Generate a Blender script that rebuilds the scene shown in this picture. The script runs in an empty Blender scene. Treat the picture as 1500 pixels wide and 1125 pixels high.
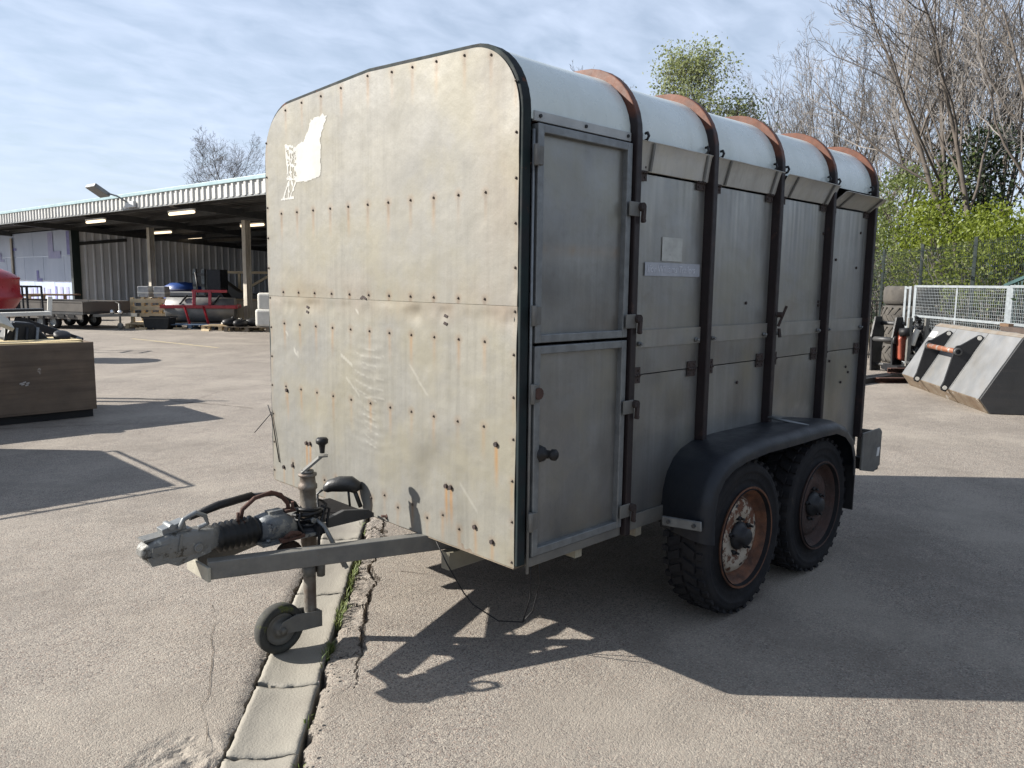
import bpy, bmesh, math, random
import numpy as np
from mathutils import Vector, Matrix, noise as mnoise
R = math.radians
rng = random.Random(11)
scene = bpy.context.scene
COL = scene.collection

# ------------------------------------------------------------------ camera, sky, sun
CAM_P = Vector((-1.9603, -1.9445, 1.5064)); YAW, PITCH, ROLL, FPX = .7863, .1287, .0127, 1149.97
_F = Vector((math.cos(YAW)*math.cos(PITCH), math.sin(YAW)*math.cos(PITCH), -math.sin(PITCH)))
_R0 = Vector((math.sin(YAW), -math.cos(YAW), 0)); _U0 = _R0.cross(_F)
_R = _R0*math.cos(ROLL)+_U0*math.sin(ROLL); _U = _U0*math.cos(ROLL)-_R0*math.sin(ROLL)
cd = bpy.data.cameras.new('camera'); cam = bpy.data.objects.new('camera', cd); COL.objects.link(cam)
cd.sensor_width = 36; cd.lens = FPX/1500*36; cd.clip_start = .05; cd.clip_end = 2000
cam.matrix_world = Matrix(((_R.x, _U.x, -_F.x, CAM_P.x), (_R.y, _U.y, -_F.y, CAM_P.y), (_R.z, _U.z, -_F.z, CAM_P.z), (0, 0, 0, 1)))
scene.camera = cam

SUN_L = Vector((1.19, -1.24, -1.0)).normalized()          # direction the light travels
sd = bpy.data.lights.new('sun', 'SUN'); sd.energy = 5.0; sd.angle = R(.55); sd.color = (1, .945, .865)
sun = bpy.data.objects.new('sun', sd); COL.objects.link(sun); sun.location = (-20, 20, 20)
sun.rotation_euler = SUN_L.to_track_quat('-Z', 'Y').to_euler()
SKY_S = .049
w = bpy.data.worlds.new('World'); scene.world = w; w.use_nodes = True
nt = w.node_tree; N = nt.nodes; L = nt.links; N.clear()
def wn(t, **k):
    n = N.new(t)
    for a, b in k.items(): setattr(n, a, b)
    return n
sky = wn('ShaderNodeTexSky', sky_type='NISHITA', sun_disc=False, sun_elevation=R(30.2), sun_rotation=R(-43.8), air_density=1.1, dust_density=.7, ozone_density=1.2)
tc = wn('ShaderNodeTexCoord'); sx = wn('ShaderNodeSeparateXYZ'); L.new(tc.outputs['Generated'], sx.inputs[0])
zm = wn('ShaderNodeMath', operation='MAXIMUM'); L.new(sx.outputs[2], zm.inputs[0]); zm.inputs[1].default_value = 0
za = wn('ShaderNodeMath', operation='ADD'); L.new(zm.outputs[0], za.inputs[0]); za.inputs[1].default_value = .22
dx = wn('ShaderNodeMath', operation='DIVIDE'); L.new(sx.outputs[0], dx.inputs[0]); L.new(za.outputs[0], dx.inputs[1])
dy = wn('ShaderNodeMath', operation='DIVIDE'); L.new(sx.outputs[1], dy.inputs[0]); L.new(za.outputs[0], dy.inputs[1])
cv = wn('ShaderNodeCombineXYZ'); L.new(dx.outputs[0], cv.inputs[0]); L.new(dy.outputs[0], cv.inputs[1])
mp = wn('ShaderNodeMapping'); mp.inputs['Rotation'].default_value = (0, 0, R(35)); mp.inputs['Scale'].default_value = (1, 1.6, 1); L.new(cv.outputs[0], mp.inputs[0])
n1 = wn('ShaderNodeTexNoise'); n1.inputs['Scale'].default_value = 6.5; n1.inputs['Detail'].default_value = 7; n1.inputs['Roughness'].default_value = .52; n1.inputs['Distortion'].default_value = .35; L.new(mp.outputs[0], n1.inputs['Vector'])
n2 = wn('ShaderNodeTexNoise'); n2.inputs['Scale'].default_value = .9; n2.inputs['Detail'].default_value = 3; L.new(cv.outputs[0], n2.inputs['Vector'])
ad = wn('ShaderNodeMath', operation='MULTIPLY_ADD'); L.new(n2.outputs[0], ad.inputs[0]); ad.inputs[1].default_value = .75; L.new(n1.outputs[0], ad.inputs[2])
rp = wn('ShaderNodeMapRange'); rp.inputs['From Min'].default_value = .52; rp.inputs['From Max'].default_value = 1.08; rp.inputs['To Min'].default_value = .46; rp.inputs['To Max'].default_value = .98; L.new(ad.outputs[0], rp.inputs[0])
el = wn('ShaderNodeMapRange'); el.inputs['From Min'].default_value = .0; el.inputs['From Max'].default_value = .8; el.inputs['To Min'].default_value = 1.0; el.inputs['To Max'].default_value = .62; L.new(zm.outputs[0], el.inputs[0])      # thin cloud, more blue overhead; thinned there to deepen the shadows
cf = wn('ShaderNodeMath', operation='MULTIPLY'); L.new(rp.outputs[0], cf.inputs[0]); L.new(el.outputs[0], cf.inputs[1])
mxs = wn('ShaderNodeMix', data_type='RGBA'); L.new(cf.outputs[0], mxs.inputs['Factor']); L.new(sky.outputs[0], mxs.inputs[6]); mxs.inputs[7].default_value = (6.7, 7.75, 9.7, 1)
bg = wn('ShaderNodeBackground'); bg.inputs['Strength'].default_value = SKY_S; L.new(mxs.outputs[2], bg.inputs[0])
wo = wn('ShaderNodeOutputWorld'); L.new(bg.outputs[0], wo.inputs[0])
scene.view_settings.view_transform = 'Standard'; scene.view_settings.look = 'None'
scene.view_settings.exposure = 1.25; scene.view_settings.gamma = 1; scene.view_settings.use_curve_mapping = False
scene.cycles.max_bounces = 6

# ------------------------------------------------------------------ helpers
def spot(u, D, z=0.0):
    p = CAM_P + _F*D + _R*((u-750)/FPX*D)
    return Vector((p.x, p.y, z))

class MB:
    def __init__(s): s.v = []; s.f = []; s.sm = []
    def add(s, vs, fs, smooth=False):
        b = len(s.v); s.v += [tuple(v) for v in vs]
        for f in fs: s.f.append(tuple(b+i for i in f)); s.sm.append(smooth)
        return s
    def box(s, a, b):
        x0, y0, z0 = a; x1, y1, z1 = b
        return s.add([(x0,y0,z0),(x1,y0,z0),(x1,y1,z0),(x0,y1,z0),(x0,y0,z1),(x1,y0,z1),(x1,y1,z1),(x0,y1,z1)],
                     [(0,3,2,1),(4,5,6,7),(0,1,5,4),(1,2,6,5),(2,3,7,6),(3,0,4,7)])
    def obox(s, c, ax, ay, az):
        c = Vector(c); ax, ay, az = Vector(ax), Vector(ay), Vector(az)
        vs = [c+ax*i+ay*j+az*k for k in (-1,1) for (i,j) in ((-1,-1),(1,-1),(1,1),(-1,1))]
        return s.add(vs, [(0,3,2,1),(4,5,6,7),(0,1,5,4),(1,2,6,5),(2,3,7,6),(3,0,4,7)])
    def bar(s, p, q, w_, h_, up=(0,0,1)):
        p, q = Vector(p), Vector(q); d = (q-p); l = d.length; d.normalize(); up = Vector(up)
        if abs(d.dot(up)) > .98: up = Vector((1,0,0)) if abs(d.x) < .9 else Vector((0,1,0))
        r_ = d.cross(up).normalized(); u_ = r_.cross(d)
        return s.obox((p+q)/2, d*l/2, r_*w_/2, u_*h_/2)
    def tube(s, pts, r, n=8, caps=True, smooth=True):
        pts = [Vector(p) for p in pts]; m = len(pts)
        rs = r if isinstance(r, (list, tuple)) else [r]*m
        d = (pts[1]-pts[0]).normalized(); a = Vector((0,0,1)) if abs(d.z) < .9 else Vector((1,0,0))
        a = (a-d*a.dot(d)).normalized(); vs = []
        for i, p in enumerate(pts):
            d = (pts[min(i+1,m-1)]-pts[max(i-1,0)]).normalized()
            a = (a-d*a.dot(d)); a = a.normalized() if a.length > 1e-6 else d.orthogonal().normalized()
            b_ = d.cross(a)
            for k in range(n):
                t = 2*math.pi*k/n; vs.append(p+(a*math.cos(t)+b_*math.sin(t))*rs[i])
        fs = [(i*n+k, i*n+(k+1)%n, (i+1)*n+(k+1)%n, (i+1)*n+k) for i in range(m-1) for k in range(n)]
        s.add(vs, fs, smooth)
        if caps: s.f += [tuple(len(s.v)-len(vs)+k for k in reversed(range(n))), tuple(len(s.v)-n+k for k in range(n))]; s.sm += [False, False]
        return s
    def cyl(s, p, q, r, n=16, r2=None): return s.tube([p, q], [r, r if r2 is None else r2], n)
    def lathe(s, prof, o, axis, n=32, smooth=True, close=False):
        o = Vector(o); ax = Vector(axis).normalized(); a = ax.orthogonal().normalized(); b_ = ax.cross(a); vs = []
        for (r_, h_) in prof:
            for k in range(n):
                t = 2*math.pi*k/n; vs.append(o+ax*h_+(a*math.cos(t)+b_*math.sin(t))*r_)
        m = len(prof); fs = []
        for i in range(m if close else m-1):
            j = (i+1) % m
            for k in range(n): fs.append((i*n+k, i*n+(k+1)%n, j*n+(k+1)%n, j*n+k))
        return s.add(vs, fs, smooth)
    def prism(s, poly, o, ex, ey, ez):
        o, ex, ey, ez = Vector(o), Vector(ex), Vector(ey), Vector(ez); n = len(poly)
        vs = [o+ex*x+ey*y for x, y in poly]; vs += [v+ez for v in vs]
        return s.add(vs, [tuple(reversed(range(n))), tuple(range(n, 2*n))]+[(i, (i+1)%n, n+(i+1)%n, n+i) for i in range(n)])
    def sphere(s, c, r, n=10, sc=(1,1,1)):
        vs = []; fs = []; m = n//2+1
        for i in range(m):
            ph = math.pi*i/(m-1)
            for k in range(n):
                t = 2*math.pi*k/n
                vs.append((c[0]+r*sc[0]*math.sin(ph)*math.cos(t), c[1]+r*sc[1]*math.sin(ph)*math.sin(t), c[2]+r*sc[2]*math.cos(ph)))
        for i in range(m-1):
            for k in range(n): fs.append((i*n+k, (i+1)*n+k, (i+1)*n+(k+1)%n, i*n+(k+1)%n))
        return s.add(vs, fs, True)
    def sheet(s, rows, smooth=True):       # rows of equal-length point lists
        n = len(rows[0]); vs = [p for r_ in rows for p in r_]
        return s.add(vs, [(i*n+k, i*n+k+1, (i+1)*n+k+1, (i+1)*n+k) for i in range(len(rows)-1) for k in range(n-1)], smooth)
    def build(s, name, mat, parent=None, bevel=0, solid=0, recalc=True, kind=None, seg=2):
        me = bpy.data.meshes.new(name); off = Vector((0,0,0))
        q = parent
        while q is not None: off += q.location; q = q.parent
        if off.length > 0: vs = [(v[0]-off.x, v[1]-off.y, v[2]-off.z) for v in s.v]
        else: vs = s.v
        me.from_pydata(vs, [], s.f); me.polygons.foreach_set('use_smooth', s.sm)
        if recalc:
            bm = bmesh.new(); bm.from_mesh(me); bmesh.ops.remove_doubles(bm, verts=bm.verts, dist=1e-5); bmesh.ops.recalc_face_normals(bm, faces=bm.faces); bm.to_mesh(me); bm.free()
        me.materials.append(mat); me.update()
        o = bpy.data.objects.new(name, me); COL.objects.link(o)
        if parent: o.parent = parent
        if solid: m_ = o.modifiers.new('thick', 'SOLIDIFY'); m_.thickness = solid; m_.offset = 0; o.modifiers.new('crisp', 'EDGE_SPLIT').split_angle = R(40)
        if bevel: m_ = o.modifiers.new('edge', 'BEVEL'); m_.width = bevel; m_.segments = seg; m_.limit_method = 'ANGLE'; m_.angle_limit = R(40)
        if kind: o['kind'] = kind
        return o

def tag(o, label=None, cat=None, group=None, kind=None):
    if label: o['label'] = label
    if cat: o['category'] = cat
    if group: o['group'] = group
    if kind: o['kind'] = kind
    return o
def thing(name, label, cat, loc=(0,0,0), group=None):
    o = bpy.data.objects.new(name, None); COL.objects.link(o); o.location = loc; o.empty_display_size = .2
    return tag(o, label, cat, group)
def group_part(name, parent, loc):
    o = bpy.data.objects.new(name, None); COL.objects.link(o); o.parent = parent; off = Vector((0,0,0)); q = parent
    while q is not None: off += q.location; q = q.parent
    o.location = Vector(loc)-off; return o
def cp(o, parent=None, delta=(0,0,0), rotz=None, scale=None):
    c = o.copy(); COL.objects.link(c); c.parent = parent if parent is not None else o.parent
    if parent is None or True: c.location = o.location+Vector(delta)
    if rotz is not None: c.rotation_euler.z = rotz
    if scale is not None: c.scale = (scale,)*3
    return c
def tree_copy(o, loc, rotz=0, label=None, scale=None, parent=None):
    c = o.copy(); COL.objects.link(c); c.parent = parent
    if parent is None:
        c.location = loc; c.rotation_euler.z = rotz
        if scale: c.scale = (scale,)*3
    if label: c['label'] = label
    for ch in list(o.children): tree_copy(ch, None, 0, None, None, c)
    return c

# ------------------------------------------------------------------ materials
ALB = .80          # all base colours were first judged at a lower exposure
def mat(name, c1, c2=None, scale=4, rough=.6, metal=0, bump=.1, bscale=60, streak=0, scol=None, sscale=(14,14,.8), spots=None, rvar=.1, emit=0, lo=.38, hi=.64, spec=.5, grime=None):
    m = bpy.data.materials.new(name); m.use_nodes = True; nt = m.node_tree; N = nt.nodes; L = nt.links
    P = N['Principled BSDF']; tc = N.new('ShaderNodeTexCoord'); V = tc.outputs['Object']
    def nz(s, d=6, r=.6, vec=V):
        n = N.new('ShaderNodeTexNoise'); n.inputs['Scale'].default_value = s; n.inputs['Detail'].default_value = d; n.inputs['Roughness'].default_value = r; L.new(vec, n.inputs['Vector']); return n.outputs[0]
    def mr(x, a, b, c=0, d=1):
        n = N.new('ShaderNodeMapRange'); n.inputs[1].default_value = a; n.inputs[2].default_value = b; n.inputs[3].default_value = c; n.inputs[4].default_value = d; L.new(x, n.inputs[0]); return n.outputs[0]
    def mx(f, a, b):
        n = N.new('ShaderNodeMix'); n.data_type = 'RGBA'; L.new(f, n.inputs['Factor'])
        for i, x in ((6, a), (7, b)):
            if isinstance(x, tuple): n.inputs[i].default_value = (*(c*ALB for c in x[:3]), 1)
            else: L.new(x, n.inputs[i])
        return n.outputs[2]
    c2 = c2 or tuple(x*.78 for x in c1)
    col = mx(mr(nz(scale), lo, hi), c1, c2)
    if streak:
        mp = N.new('ShaderNodeMapping'); mp.inputs['Scale'].default_value = sscale; L.new(V, mp.inputs[0])
        col = mx(mr(nz(1.0, 7, .65, mp.outputs[0]), .47, .72, 0, streak), col, scol or tuple(x*.5 for x in c1))
    if spots:
        for (sc_, s_, t_) in spots: col = mx(mr(nz(s_, 8, .7), t_, t_+.035), col, sc_)
    L.new(col, P.inputs['Base Color'])
    L.new(mr(nz(scale*2.3), .3, .7, max(rough-rvar, .05), min(rough+rvar, 1)), P.inputs['Roughness'])
    P.inputs['Metallic'].default_value = metal; P.inputs['Specular IOR Level'].default_value = spec
    if bump:
        b = N.new('ShaderNodeBump'); b.inputs['Strength'].default_value = bump; b.inputs['Distance'].default_value = .01; L.new(nz(bscale, 5), b.inputs['Height']); L.new(b.outputs[0], P.inputs['Normal'])
    if emit: P.inputs['Emission Color'].default_value = (*c1, 1); P.inputs['Emission Strength'].default_value = emit
    return m, dict(nodes=N, links=L, P=P, V=V, nz=nz, mr=mr, mx=mx, col=col)
def MT(*a, **k): return mat(*a, **k)[0]

RUST = (.19, .075, .035); RUST_D = (.07, .032, .02)
rivet_m = MT('weathered rivet', (.105,.08,.06), (.06,.045,.035), 40, .7, .2)
galv = MT('galvanised steel', (.24, .255, .26), (.18, .19, .195), 22, .5, .55, .05, 80, streak=.3, scol=(.14,.145,.15))
galv_dull = MT('dull galvanised', (.19, .187, .172), (.135, .134, .127), 9, .6, .35, .12, 60, streak=.35, scol=(.13,.12,.1), spots=[((.2,.1,.05), 14, .68)])
hoop_m, _X = mat('brown painted steel', (.022, .015, .016), (.016, .012, .013), 12, .55, 0, .05, 60, spec=.3, spots=[((.042,.023,.02), 9, .62)])
_N, _L = _X['nodes'], _X['links']; _s = _N.new('ShaderNodeSeparateXYZ'); _L.new(_X['V'], _s.inputs[0])      # sunlit rust tone painted on the arch, shade-dark brown on the uprights
_a = _N.new('ShaderNodeMath'); _a.operation = 'MULTIPLY_ADD'; _L.new(_X['nz'](9, 6), _a.inputs[0]); _a.inputs[1].default_value = .28; _L.new(_s.outputs[2], _a.inputs[2])
_r = _X['mx'](_X['mr'](_X['nz'](18, 7), .35, .65), (.14,.046,.021), (.085,.03,.017)); _L.new(_X['mx'](_X['mr'](_a.outputs[0], 2.285, 2.325), _X['col'], _r), _X['P'].inputs['Base Color'])
green_m = MT('dark green steel', (.016, .027, .028), (.022, .024, .026), 10, .75, 0, .08, 60, spec=.15, spots=[((.10,.045,.03), 11, .62)])
rust_m = MT('rust', (.095, .042, .028), (.06, .03, .022), 16, .85, .1, .5, 90)
rust_dk = MT('dark rust', (.040, .024, .020), (.024, .017, .016), 16, .8, .1, .5, 90)
blackp = MT('black plastic', (.009, .0095, .011), (.016, .016, .017), 9, .5, 0, .12, 90, spec=.3)
blackpaint = MT('black paint', (.014, .015, .018), (.02, .021, .023), 5, .5, 0, .1, 60, spec=.3, spots=[((.06,.055,.05), 30, .74)])
rubber = MT('tyre rubber', (.014, .0145, .017), (.023, .022, .023), 7, .85, 0, .3, 60, spec=.2, spots=[((.06,.05,.04), 9, .64)])
guard_m = MT('mudguard plastic', (.011, .014, .020), (.017, .02, .025), 4, .45, 0, .12, 40, spec=.3, spots=[((.05,.05,.05), 5, .68)])
gel = MT('white gelcoat', (.66, .72, .70), (.60, .66, .63), 3, .28, 0, .03, 30, streak=.3, scol=(.42,.44,.38), sscale=(9,1.2,1.2), spots=[((.2,.2,.17), 42, .76)])
wood_pale = MT('pale timber', (.52, .40, .24), (.42, .30, .17), 6, .75, 0, .2, 60, streak=.5, scol=(.30,.2,.11), sscale=(1.5,30,30))
wood_grey = MT('grey timber', (.22, .18, .13), (.15, .12, .09), 6, .85, 0, .3, 60, streak=.5, scol=(.08,.065,.05), sscale=(2,24,24))
white_p = MT('white paint', (.72, .70, .64), (.62, .6, .54), 5, .5, 0, .05)
red_m = MT('red paint', (.36, .02, .03), (.28, .02, .03), 3, .33, 0, .04, 30, spots=[((.2,.06,.05), 25, .74)])
dkgrey = MT('dark grey steel', (.045, .047, .05), (.07, .07, .07), 6, .5, .2, .1)
steel_lt = MT('bare pale steel', (.26, .262, .262), (.20, .205, .207), 2.2, .42, .3, .08, 40, streak=.35, scol=(.22,.195,.16), sscale=(1.5,5,5), spots=[((.28,.17,.09), 5, .72)])
chrome = MT('bright metal', (.7, .7, .7), (.6, .6, .6), 6, .25, .9, .03)
blue_trim = MT('pale blue coated sheet', (.30, .42, .45), (.26, .36, .39), 2, .4, 0, .03)
corr_white = MT('white coated sheet', (.55, .55, .53), (.46, .46, .44), 1.5, .45, 0, .03, 20, streak=.25, scol=(.4,.4,.37))
corr_grey = MT('grey coated sheet', (.70, .71, .73), (.60, .62, .64), 1.2, .5, 0, .03, 20, streak=.35, scol=(.32,.32,.32), sscale=(2,2,.3))
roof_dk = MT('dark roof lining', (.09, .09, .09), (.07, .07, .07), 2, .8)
conc_post = MT('cream painted steel post', (.5, .46, .38), (.36, .32, .26), 2.5, .7, 0, .1, 40, streak=.4, scol=(.2,.17,.13))
green_post = MT('dark green post', (.004,.014,.013), (.006,.016,.015), 4, .45)

# ------------------------------------------------------------------ ground
DT = Vector((.632, .775, 0)); DN = Vector((.775, -.632, 0)); DP = Vector((-.9125, .2095, 0))     # drain: along, across, start
def fbm(x, y, z=0., o=4): return mnoise.fractal((x, y, z), .9, 2.1, o)
def edgeL(u): return -.124 - .014*fbm(u*5, 3.1) - .012*fbm(u*21, 7.7)
def edgeR(u): return .129 + .022*fbm(u*3.5, 13.1) + .016*fbm(u*19, 17.7) + (.02 if 1.2 < u < 2.3 else 0)
def ground_h(u, v):
    h = 0.
    if -3 < u < 9:
        a, b_ = edgeL(u), edgeR(u)
        if a < v < b_: h = -.10
        else:
            d = min(abs(v-a), abs(v-b_))
            if d < .05: h -= .012*(1-d/.05)**2
        if v > .1 and .4 < u < 2.9:       # broken edge: branching crack and loose plate
            c = .245+.045*fbm(u*2.6, 31.)+.02*fbm(u*17, 3.)
            k = min(1, (u-.4)/.5, (2.9-u)/.5)
            if v > b_ and v < c: h -= .014*k+.01*k*(fbm(u*9, v*9+2)) + .0015*fbm(u*30, v*30)
            if abs(v-c) < .010*k: h -= .035*k
            for uc in (.75, 1.28, 1.62, 2.05, 2.4):
                if b_ < v < c and abs(u-uc-.05*fbm(v*25, uc)) < .007: h -= .03
        if -.5 < v < a:                   # spalled patch at the near end
            k = max(0, 1-((u+.02)/.28)**2-((v+.26)/.15)**2)
            h += (-.010+.012*fbm(u*17, v*17, 5.))*min(1, k*2)
    return h
us = np.concatenate([[-420,-150,-50,-20,-9,-5,-3.2,-2.2,-1.6], np.arange(-1.2, 3.6, .013), [3.7,3.9,4.2,4.6,5,5.5,6,7,8,9,12,18,30,60,150,420]])
vs_ = np.concatenate([[-420,-150,-60,-25,-12,-7,-4,-2.5,-1.5,-1,-.75], np.arange(-.55, -.17, .014), np.arange(-.165, -.10, .005), [-.08,-.04,0,.04,.08], np.arange(.10, .34, .006), np.arange(.36, .6, .05), [.75,1,1.5,2.5,4,7,12,25,60,150,420]])
g = MB(); rows = []
for u in us:
    rows.append([tuple(DP+DT*u+DN*v+Vector((0,0,ground_h(u, v)))) for v in vs_])
g.sheet(rows, smooth=False)
gm, X = mat('yard concrete', (.272, .243, .209), (.218, .196, .170), .55, .9, 0, 0, rvar=.06)
N, L_, nz, mr, mx, V = X['nodes'], X['links'], X['nz'], X['mr'], X['mx'], X['V']
def mapped(sc, rot=0):
    m0 = N.new('ShaderNodeMapping'); m0.inputs['Rotation'].default_value = (0,0,rot); L_.new(V, m0.inputs[0]); mp = N.new('ShaderNodeMapping'); mp.inputs['Scale'].default_value = sc; L_.new(m0.outputs[0], mp.inputs[0]); return mp.outputs[0]
def voro(s, feat='F1', vec=V):
    n = N.new('ShaderNodeTexVoronoi'); n.inputs['Scale'].default_value = s; n.feature = feat; L_.new(vec, n.inputs['Vector']); return n
col = X['col']
col = mx(mr(nz(.22, 5), .44, .60, 0, .75), col, (.19, .17, .145))                      # big worn patches
col = mx(mr(nz(2.2, 6), .52, .72, 0, .45), col, (.155, .135, .114))
brush = nz(1, 7, .7, mapped((4.0, 60, 1), R(-14)))
col = mx(mr(brush, .50, .66, 0, .7), col, (.145, .122, .102))
col = mx(mr(nz(9, 5, .65), .42, .66, 0, .4), col, (.36, .315, .26)); col = mx(mr(nz(4.5, 5, .7), .55, .75, 0, .4), col, (.17, .145, .122))
v1 = voro(190); agg = N.new('ShaderNodeSeparateColor'); L_.new(v1.outputs['Color'], agg.inputs[0])
col = mx(mr(agg.outputs[0], 0.60, .95, 0, .8), col, (.40, .355, .295))                   # pale stones
col = mx(mr(agg.outputs[1], .74, .93, 0, .9), col, (.095, .078, .068))                  # dark stones
col = mx(mr(agg.outputs[2], .88, .98, 0, .65), col, (.25, .17, .13))                  # reddish stones
col = mx(mr(nz(240, 3), .60, .70, 0, .55), col, (.075, .062, .055))                       # pits
col = mx(mr(nz(1.1, 7, .7), .49, .66, 0, .6), col, (.165, .142, .118)); col = mx(mr(nz(.8, 5, .6), .50, .66, 0, .5), col, (.36, .32, .265)); col = mx(mr(nz(5, 4, .7), .68, .75, 0, .4), col, (.075, .066, .058))                          # stains
L_.new(col, X['P'].inputs['Base Color'])
bp = N.new('ShaderNodeBump'); bp.inputs['Strength'].default_value = .6; bp.inputs['Distance'].default_value = .009
hsum = N.new('ShaderNodeMath'); hsum.operation = 'MULTIPLY_ADD'; L_.new(brush, hsum.inputs[0]); hsum.inputs[1].default_value = .6
h2 = N.new('ShaderNodeMath'); h2.operation = 'MULTIPLY_ADD'; L_.new(v1.outputs['Distance'], h2.inputs[0]); h2.inputs[1].default_value = -.45; L_.new(nz(60, 6, .7), h2.inputs[2])
L_.new(h2.outputs[0], hsum.inputs[2]); L_.new(hsum.outputs[0], bp.inputs['Height']); L_.new(bp.outputs[0], X['P'].inputs['Normal'])
ground = g.build('ground', gm, recalc=False); tag(ground, kind='structure')
ground.data.flip_normals() if ground.data.polygons[0].normal.z < 0 else None

# dished concrete drain laid in the gap: one piece per cast segment
drain_m = MT('pale drain concrete', (.285, .265, .222), (.235, .215, .18), 3, .85, 0, .35, 120, spots=[((.15,.13,.105), 30, .70), ((.36,.335,.29), 18, .66)])
drain = bpy.data.objects.new('drain_channel', None); COL.objects.link(drain); drain.location = DP; tag(drain, kind='structure')
joints = [-2.6, -1.75, -.9, .085, .535, 1.42, 2.25, 3.1, 4.0, 5.0, 6.0]
for ji in range(len(joints)-1):
    ua, ub = joints[ji]+.004, joints[ji+1]-.006; m = MB(); tilt = rng.uniform(-.006, .006); rws = []
    nu = max(8, int((ub-ua)/.02)); edge = []
    for i in range(nu+1):
        u = ua+(ub-ua)*i/nu; rr = []
        for k in range(15):
            q = -1+2*k/14; hw = .114+.006*fbm(u*9, 2.+round(q))+.004*fbm(u*40, 9+q); v = q*hw
            z = -.017+.013*q*q-.002+tilt*.5*q+.0012*fbm(u*8, v*30, 4)
            if abs(q) > .95: z -= .004
            uu = u
            if i in (0, nu): z -= .005; uu = u+(.012*fbm(v*30, ji*3.)) + (.035*max(0, -q-.35) if (i == 0 and ji == 4) else 0)
            rr.append(tuple(DP+DT*uu+DN*v+Vector((0,0,z))))
        rws.append(rr)
    m.sheet(rws)
    n = 15; nr = len(rws); b0 = len(m.v)
    loop = [k for k in range(n)]+[i*n+n-1 for i in range(1, nr)]+[(nr-1)*n+k for k in reversed(range(n-1))]+[i*n for i in reversed(range(1, nr-1))]
    m.v += [(m.v[i][0], m.v[i][1], -.095) for i in loop]; ll = len(loop)
    for i in range(ll): m.f.append((loop[i], b0+i, b0+(i+1)%ll, loop[(i+1)%ll])); m.sm.append(False)
    m.build('channel_segment', drain_m, drain)
soil = MT('crack soil', (.07, .055, .04), (.11, .085, .06), 40, .95, 0, .6, 90)
wm = MB(); blade_m = MT('weed green', (.10, .15, .025), (.16, .17, .05), 30, .6, 0, 0)
for i in range(620):
    u = rng.choice([rng.uniform(.95, 1.35), rng.uniform(1.45, 2.0), rng.uniform(-.2, 2.8), rng.uniform(.75, .98)])
    if fbm(u*3, 44.) < -.1: continue
    v = edgeR(u)-rng.uniform(.0, .022); p = DP+DT*u+DN*v; a = rng.uniform(0, 6.28); hh = rng.uniform(.015, .045); wv = .0022
    d = Vector((math.cos(a), math.sin(a), 0)); s_ = Vector((-d.y, d.x, 0))*wv
    b0 = p+Vector((0,0,-.035)); b1 = b0+Vector((0,0,hh))+d*.008; b2 = b1+Vector((0,0,hh*.5))+d*rng.uniform(.008, .03)
    wm.add([b0-s_, b0+s_, b1+s_, b1-s_, b2], [(0,1,2,3), (3,2,4)])
wm.build('weeds', blade_m, recalc=False, kind='stuff')
gv = MB()
for i in range(240):
    u = rng.uniform(-.6, 3.0); side = rng.random() < .8
    v = (edgeR(u)+rng.uniform(-.025, .05)) if side else (edgeL(u)+rng.uniform(-.02, .02)); s_ = rng.uniform(.0015, .005)
    p = DP+DT*u+DN*v; h = ground_h(u, v)
    if h < -.05: h = -.05
    gv.obox(p+Vector((0,0,h+s_*.4)), Vector((s_,0,0)), Vector((s_*.3*rng.random(),s_*.8,0)), Vector((0,s_*.2,s_*.6)))
gv.build('rubble', MT('concrete crumbs', (.30,.265,.22), (.23,.2,.165), 60, .9), kind='stuff')

def crack(pts, wd, m):      # ragged hairline laid just over the slab
    pts = [Vector((*p, 0)) for p in pts]; res = []
    for a, b_ in zip(pts, pts[1:]):
        n = max(2, int((b_-a).length/.06))
        for i in range(n):
            p = a.lerp(b_, i/n); t = (b_-a).normalized(); s_ = Vector((-t.y, t.x, 0))
            p += s_*(.02*fbm(p.x*4, p.y*4)+.008*fbm(p.x*22, p.y*22)); w_ = wd*max(.15, .6+.9*fbm(p.x*9, p.y*9, 2.)); res.append((p+s_*w_+Vector((0,0,.003)), p-s_*w_+Vector((0,0,.003))))
    m.sheet([list(r_) for r_ in res], False)
cm = MB()
crack([(.9, 9.0), (1.6, 8.3), (2.05, 7.35), (2.35, 6.6)], .009, cm)
crack([(-1.2, 7.6), (.4, 6.8), (1.5, 6.2)], .006, cm)
crack([(1.9, 7.5), (2.6, 8.2), (3.6, 8.6)], .004, cm)
crack([(-.98, .42), (-.80, .78), (-.45, 1.55)], .0016, cm)
crack([(.42, 1.25), (.75, .75), (.9, .3)], .0022, cm)
cm.build('hairline_cracks', soil, recalc=False, kind='stuff')
yl = MB(); p0, p1 = Vector((5.1, 18.5, .004)), Vector((5.6, 14.8, .004)); sv = Vector((.06, .01, 0))
yl.sheet([[p0-sv, p0+sv], [p1-sv, p1+sv]], False)
tag(yl.build('painted_line', MT('worn yellow line', (.5,.42,.22), (.36,.3,.22), 14, .8, spots=[((.3,.26,.22), 9, .52)]), recalc=False), kind='structure')

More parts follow.
